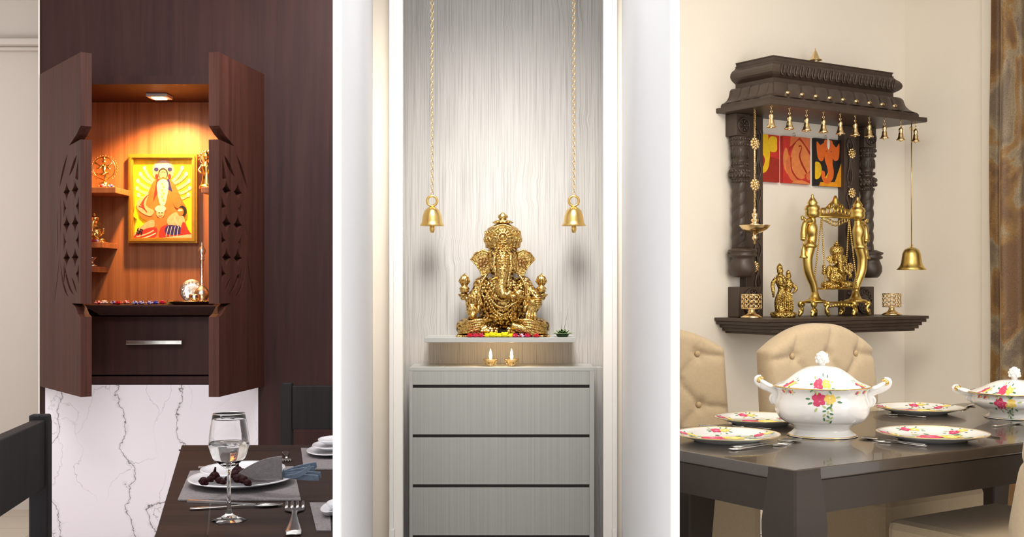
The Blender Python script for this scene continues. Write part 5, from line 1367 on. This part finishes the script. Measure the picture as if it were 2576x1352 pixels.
# ------------------------------------------------------------------ china
PT = [cm('print_rose', (.62, .05, .13)), cm('print_pink', (.80, .22, .38)), cm('print_yellow', (.88, .62, .12)), cm('print_green', (.08, .22, .09)), cm('print_lime', (.45, .55, .18)), cm('print_cream', (.90, .80, .50))]
def rose(put, x, y, r_, mi, rnd):
    for i in range(7):
        a = 2*PI*i/7+rnd.random(); put(x+r_*.55*math.cos(a), y+r_*.5*math.sin(a), r_*.55, r_*.42, a, mi)
    put(x, y, r_*.5, r_*.45, 0, mi+1 if mi == 0 else 5)
    put(x+r_*.1, y-r_*.05, r_*.25, r_*.2, 0, mi)
def cluster(put, x, y, k, rnd):
    for i in range(9): a = 2*PI*i/9+rnd.random()*.5; q = k*(1.35+.35*rnd.random()); put(x+q*math.cos(a), y+q*.75*math.sin(a), k*.26, k*.11, a, 3 if i % 3 else 4)
    rose(put, x-k*.5, y, k*.72, 0, rnd); rose(put, x+k*.62, y+k*.05, k*.6, 2, rnd)
def china_plate(px, py, R_, label, seed, d=None):
    q = TP(px, py, ZT+.012); t = empty('floral_plate', (q.x, q.y, ZT), 0, label, 'plate', 'floral porcelain plates on the brown table')
    g = G(Matrix.Translation((q.x, q.y, ZT))); Rr = R_
    g.lathe([(0, 0), (Rr*.60, 0), (Rr*.62, .004), (Rr*.95, .020), (Rr, .0225), (Rr*.985, .0245), (Rr*.93, .0225), (Rr*.66, .012), (Rr*.6, .009), (0, .009)], n=56); g.build('dish', 'porcelain', t)
    g = G(Matrix.Translation((q.x, q.y, ZT+.0238))); g.torus((0, 0, 0), Rr*.993, .0014, m=Matrix.Rotation(PI/2, 3, 'X'), n=56, k=6); g.build('gilt_rim', 'brass', t)
    g = G(Matrix.Translation((q.x, q.y, ZT))); rnd = random.Random(seed); L = [0]
    def hz(rr):
        rr = rr/Rr
        return .0092 if rr < .6 else (.0092+(rr-.6)/.06*.003 if rr < .66 else .012+(rr-.66)/.27*.0105)
    def put(x, y, a, b, ang, mi):
        pts = []
        for i in range(8):
            c2, s2 = a*math.cos(2*PI*i/8), b*math.sin(2*PI*i/8)
            X, Y = x+c2*math.cos(ang)-s2*math.sin(ang), y+c2*math.sin(ang)+s2*math.cos(ang)
            rr = math.hypot(X, Y)
            if rr > Rr*.93: X *= Rr*.93/rr; Y *= Rr*.93/rr; rr = Rr*.93
            pts.append((X, Y, hz(rr)+.0006+L[0]))
        L[0] += .000004
        c0 = (x, y, hz(min(Rr*.93, math.hypot(x, y)))+.0007+L[0])
        g.add([c0]+pts, [(0, i+1, (i+1) % 8+1) for i in range(8)], mi)
    cluster(put, Rr*.12*rnd.uniform(-1, 1), -.01, Rr*.34, rnd)
    for i in range(5):
        a = 2*PI*i/5+rnd.random()*.6; cluster(put, Rr*.76*math.cos(a), Rr*.76*math.sin(a), Rr*.15, rnd)
    g.build('rose_print', PT, t, recalc=False, kind='stuff')
china_plate(1828, 1100, .170, 'floral gilt-rimmed plate at the front left, cut by white partition', 1)
china_plate(2346, 1097, .176, 'floral gilt-rimmed plate at the front right of nearer tureen', 2)
china_plate(1912, 1058, .165, 'floral gilt-rimmed plate behind and left of nearer tureen', 3)
china_plate(2312, 1031, .172, 'floral gilt-rimmed plate between tufted chair and farther tureen', 4)
def tureen(px, py, prof, lid, label, hs, seed, foot=.109):
    q = TP(px, py, ZT); t = empty('floral_tureen', (q.x, q.y, ZT), 0, label, 'tureen', 'floral porcelain tureens on the brown table')
    ang = math.atan2(q.x, q.y)*-1
    M0 = Matrix.Translation((q.x, q.y, ZT)) @ Matrix.Rotation(ang, 4, 'Z')
    def lob(prof, n=96, amp=.02):
        vs = []; fs = []; k = len(prof)
        for j in range(n):
            a = 2*PI*j/n
            for r_, z in prof: rr = r_*(1+amp*(abs(math.cos(4*a+.4))-.6)); vs.append((rr*math.cos(a), rr*math.sin(a), z))
        for j in range(n):
            for i in range(k-1): a, b = j*k+i, ((j+1) % n)*k+i; fs.append((a, b, b+1, a+1))
        return vs, fs
    pp = catmull(prof, 4, False)
    g = G(M0); g.add(*lob(pp)); g.build('bowl', 'porcelain', t)
    zr = prof[-1][1]; rr_ = prof[-1][0]
    g = G(M0); g.add(*lob(catmull(lid, 4, False), amp=.012)); ld = g.build('lid', 'porcelain', t)
    zk = lid[-1][1]
    g = G(M0); g.lathe([(.012, zk-.004), (.010, zk+.004), (.017, zk+.014), (.020, zk+.026), (.016, zk+.038), (.007, zk+.046), (0, zk+.048)], n=16)
    for i in range(7):
        for j in range(3): a = 2*PI*(i+.5*j)/7; z = zk+.014+.010*j; g.ell(((.0175-.003*(j == 2))*math.cos(a), (.0175-.003*(j == 2))*math.sin(a), z), (.006, .006, .0065), 0, None, 8, 6)
    g.build('artichoke_knob', 'porcelain', ld)
    g = G(M0); g.torus((0, 0, zr+.001), rr_*1.003, .0022, m=Matrix.Rotation(PI/2, 3, 'X'), n=64, k=6); g.torus((0, 0, .003), foot, .0028, m=Matrix.Rotation(PI/2, 3, 'X'), n=64, k=6)
    g.build('gilt_band', 'brass', t)
    for s in (-1, 1):
        g = G(M0); X = lambda x: s*x
        g.tube(catmull([(X(.138), 0, zr*.60), (X(.152), 0, zr*.68), (X(.150), 0, zr*.84), (X(.166), 0, zr*.93), (X(.188), 0, zr*.985), (X(.206), 0, zr*1.06), (X(.208), 0, zr*1.13), (X(.196), 0, zr*1.15)], 4, False), [.006+.004*math.sin(i/28*PI) for i in range(29)], 10, flat=1.5)
        g.tube(catmull([(X(.146), 0, zr*.86), (X(.166), 0, zr*.74), (X(.158), 0, zr*.60)], 4, False), [.006, .007, .007, .007, .006, .006, .005, .004, .003], 8)
        for yy in (-1, 1): g.tube(catmull([(X(.15), yy*.02, zr*.97), (X(.17), yy*.026, zr*.99), (X(.195), yy*.014, zr*1.08), (X(.204), 0, zr*1.12)], 4, False), .005, 8)
        hd = g.build('handle', 'porcelain', t)
        g = G(M0); g.ell((X(.203), -.006, zr*1.10), (.009, .011, .010)); g.ell((X(.197), -.002, zr*1.145), (.010, .010, .006)); g.build('gilt_tip', 'brass', hd)
    rnd = random.Random(seed); L = [0]
    g = G(M0)
    def surf(P):
        P = sorted(P, key=lambda p: p[1]) 
        def f(z):
            for (r0, z0), (r1, z1) in zip(P, P[1:]):
                if z0 <= z <= z1: return r0+(r1-r0)*(z-z0)/max(1e-6, z1-z0)
            return P[0][0] if z < P[0][1] else P[-1][0]
        return f
    fb, fl2 = surf(pp), surf(catmull(lid, 4, False))
    cur = [fb, zr-.004, .02, .02]
    def put(x, y, a, b, an, mi):
        f, hi, amp, _ = cur; pts = []
        for i in range(-1, 8):
            if i < 0: X, Y = x, y
            else:
                c2, s2 = a*math.cos(2*PI*i/8), b*math.sin(2*PI*i/8); X, Y = x+c2*math.cos(an)-s2*math.sin(an), y+c2*math.sin(an)+s2*math.cos(an)
            Y = min(Y, hi); th = -PI/2+X/.14
            r_ = f(Y)*(1+amp*(abs(math.cos(4*th+.4))-.6))+.0011+L[0]; pts.append((r_*math.cos(th), r_*math.sin(th), Y))
        L[0] += .000004; g.add(pts, [(0, i+1, (i+1) % 8+1) for i in range(8)], mi)
    cluster(put, hs, zr-.032, .030, rnd)
    for i in range(14): put(hs+.012+.012*math.sin(i*2.1), zr-.045-i*.0045, .006, .003, i*1.3, 3 if i % 2 else 4)
    for dx in (-.13, -.10, .12, .16): cluster(put, dx, zr-.012, .008, rnd)
    cur[0] = fl2; cur[1] = zk; cur[2] = .012
    cluster(put, hs-.005, zr+.016, .024, rnd); cluster(put, -.12, zr+.012, .014, rnd); cluster(put, .15, zr+.010, .012, rnd)
    g.build('rose_print', PT, t, recalc=False, kind='stuff')
tureen(2068, 1096, [(.02, .001), (.105, .0005), (.110, .004), (.096, .014), (.090, .024), (.100, .036), (.132, .052), (.149, .078), (.151, .105), (.143, .128), (.143, .145), (.152, .158), (.158, .163)],
       [(.155, .165), (.140, .171), (.115, .182), (.088, .203), (.055, .223), (.025, .230), (.008, .231)], 'white floral tureen with domed lid in front of the tufted chair', .005, 11)
tureen(2552, 1051, [(.02, .001), (.100, .0005), (.104, .004), (.090, .012), (.086, .018), (.104, .028), (.140, .046), (.152, .066), (.146, .082), (.150, .090), (.162, .094)],
       [(.158, .096), (.140, .101), (.112, .112), (.085, .126), (.05, .138), (.022, .142), (.008, .143)], 'lower white floral tureen cut off at the right edge by curtain', -.03, 12, .102)
GC2 = 'silver cutlery on the brown dining table'
cutlery('spoon', (1845, 1128), (2013, 1108), 'spoon', 'silver spoon with bowl pointing right before the front left plate', GC2)
cutlery('fork', (1838, 1134), (1990, 1118), 'fork', 'silver fork lying beside the spoon before the front left plate', GC2)
cutlery('spoon', (2330, 1122), (2160, 1103), 'spoon', 'silver spoon between nearer tureen and the front right plate', GC2)
cutlery('fork', (2332, 1126), (2200, 1112), 'fork', 'silver fork just in front of the front right plate', GC2)
cutlery('knife', (2518, 1104), (2440, 1092), 'knife', 'silver knife at the right of the front right plate', GC2)
cutlery('fork', (1940, 1082), (1840, 1074), 'fork', 'silver fork between the two left plates', GC2)
cutlery('knife', (1760, 1072), (1870, 1080), 'knife', 'silver knife behind the front left plate', GC2)
cutlery('fork', (2330, 1052), (2225, 1044), 'fork', 'silver fork in front of the far right plate', GC2)
cutlery('spoon', (2420, 1032), (2445, 1020), 'spoon', 'small silver spoon left of the farther tureen', GC2)
cutlery('spoon', (2500, 1075), (2572, 1066), 'spoon', 'silver spoon in front of the farther tureen', GC2)
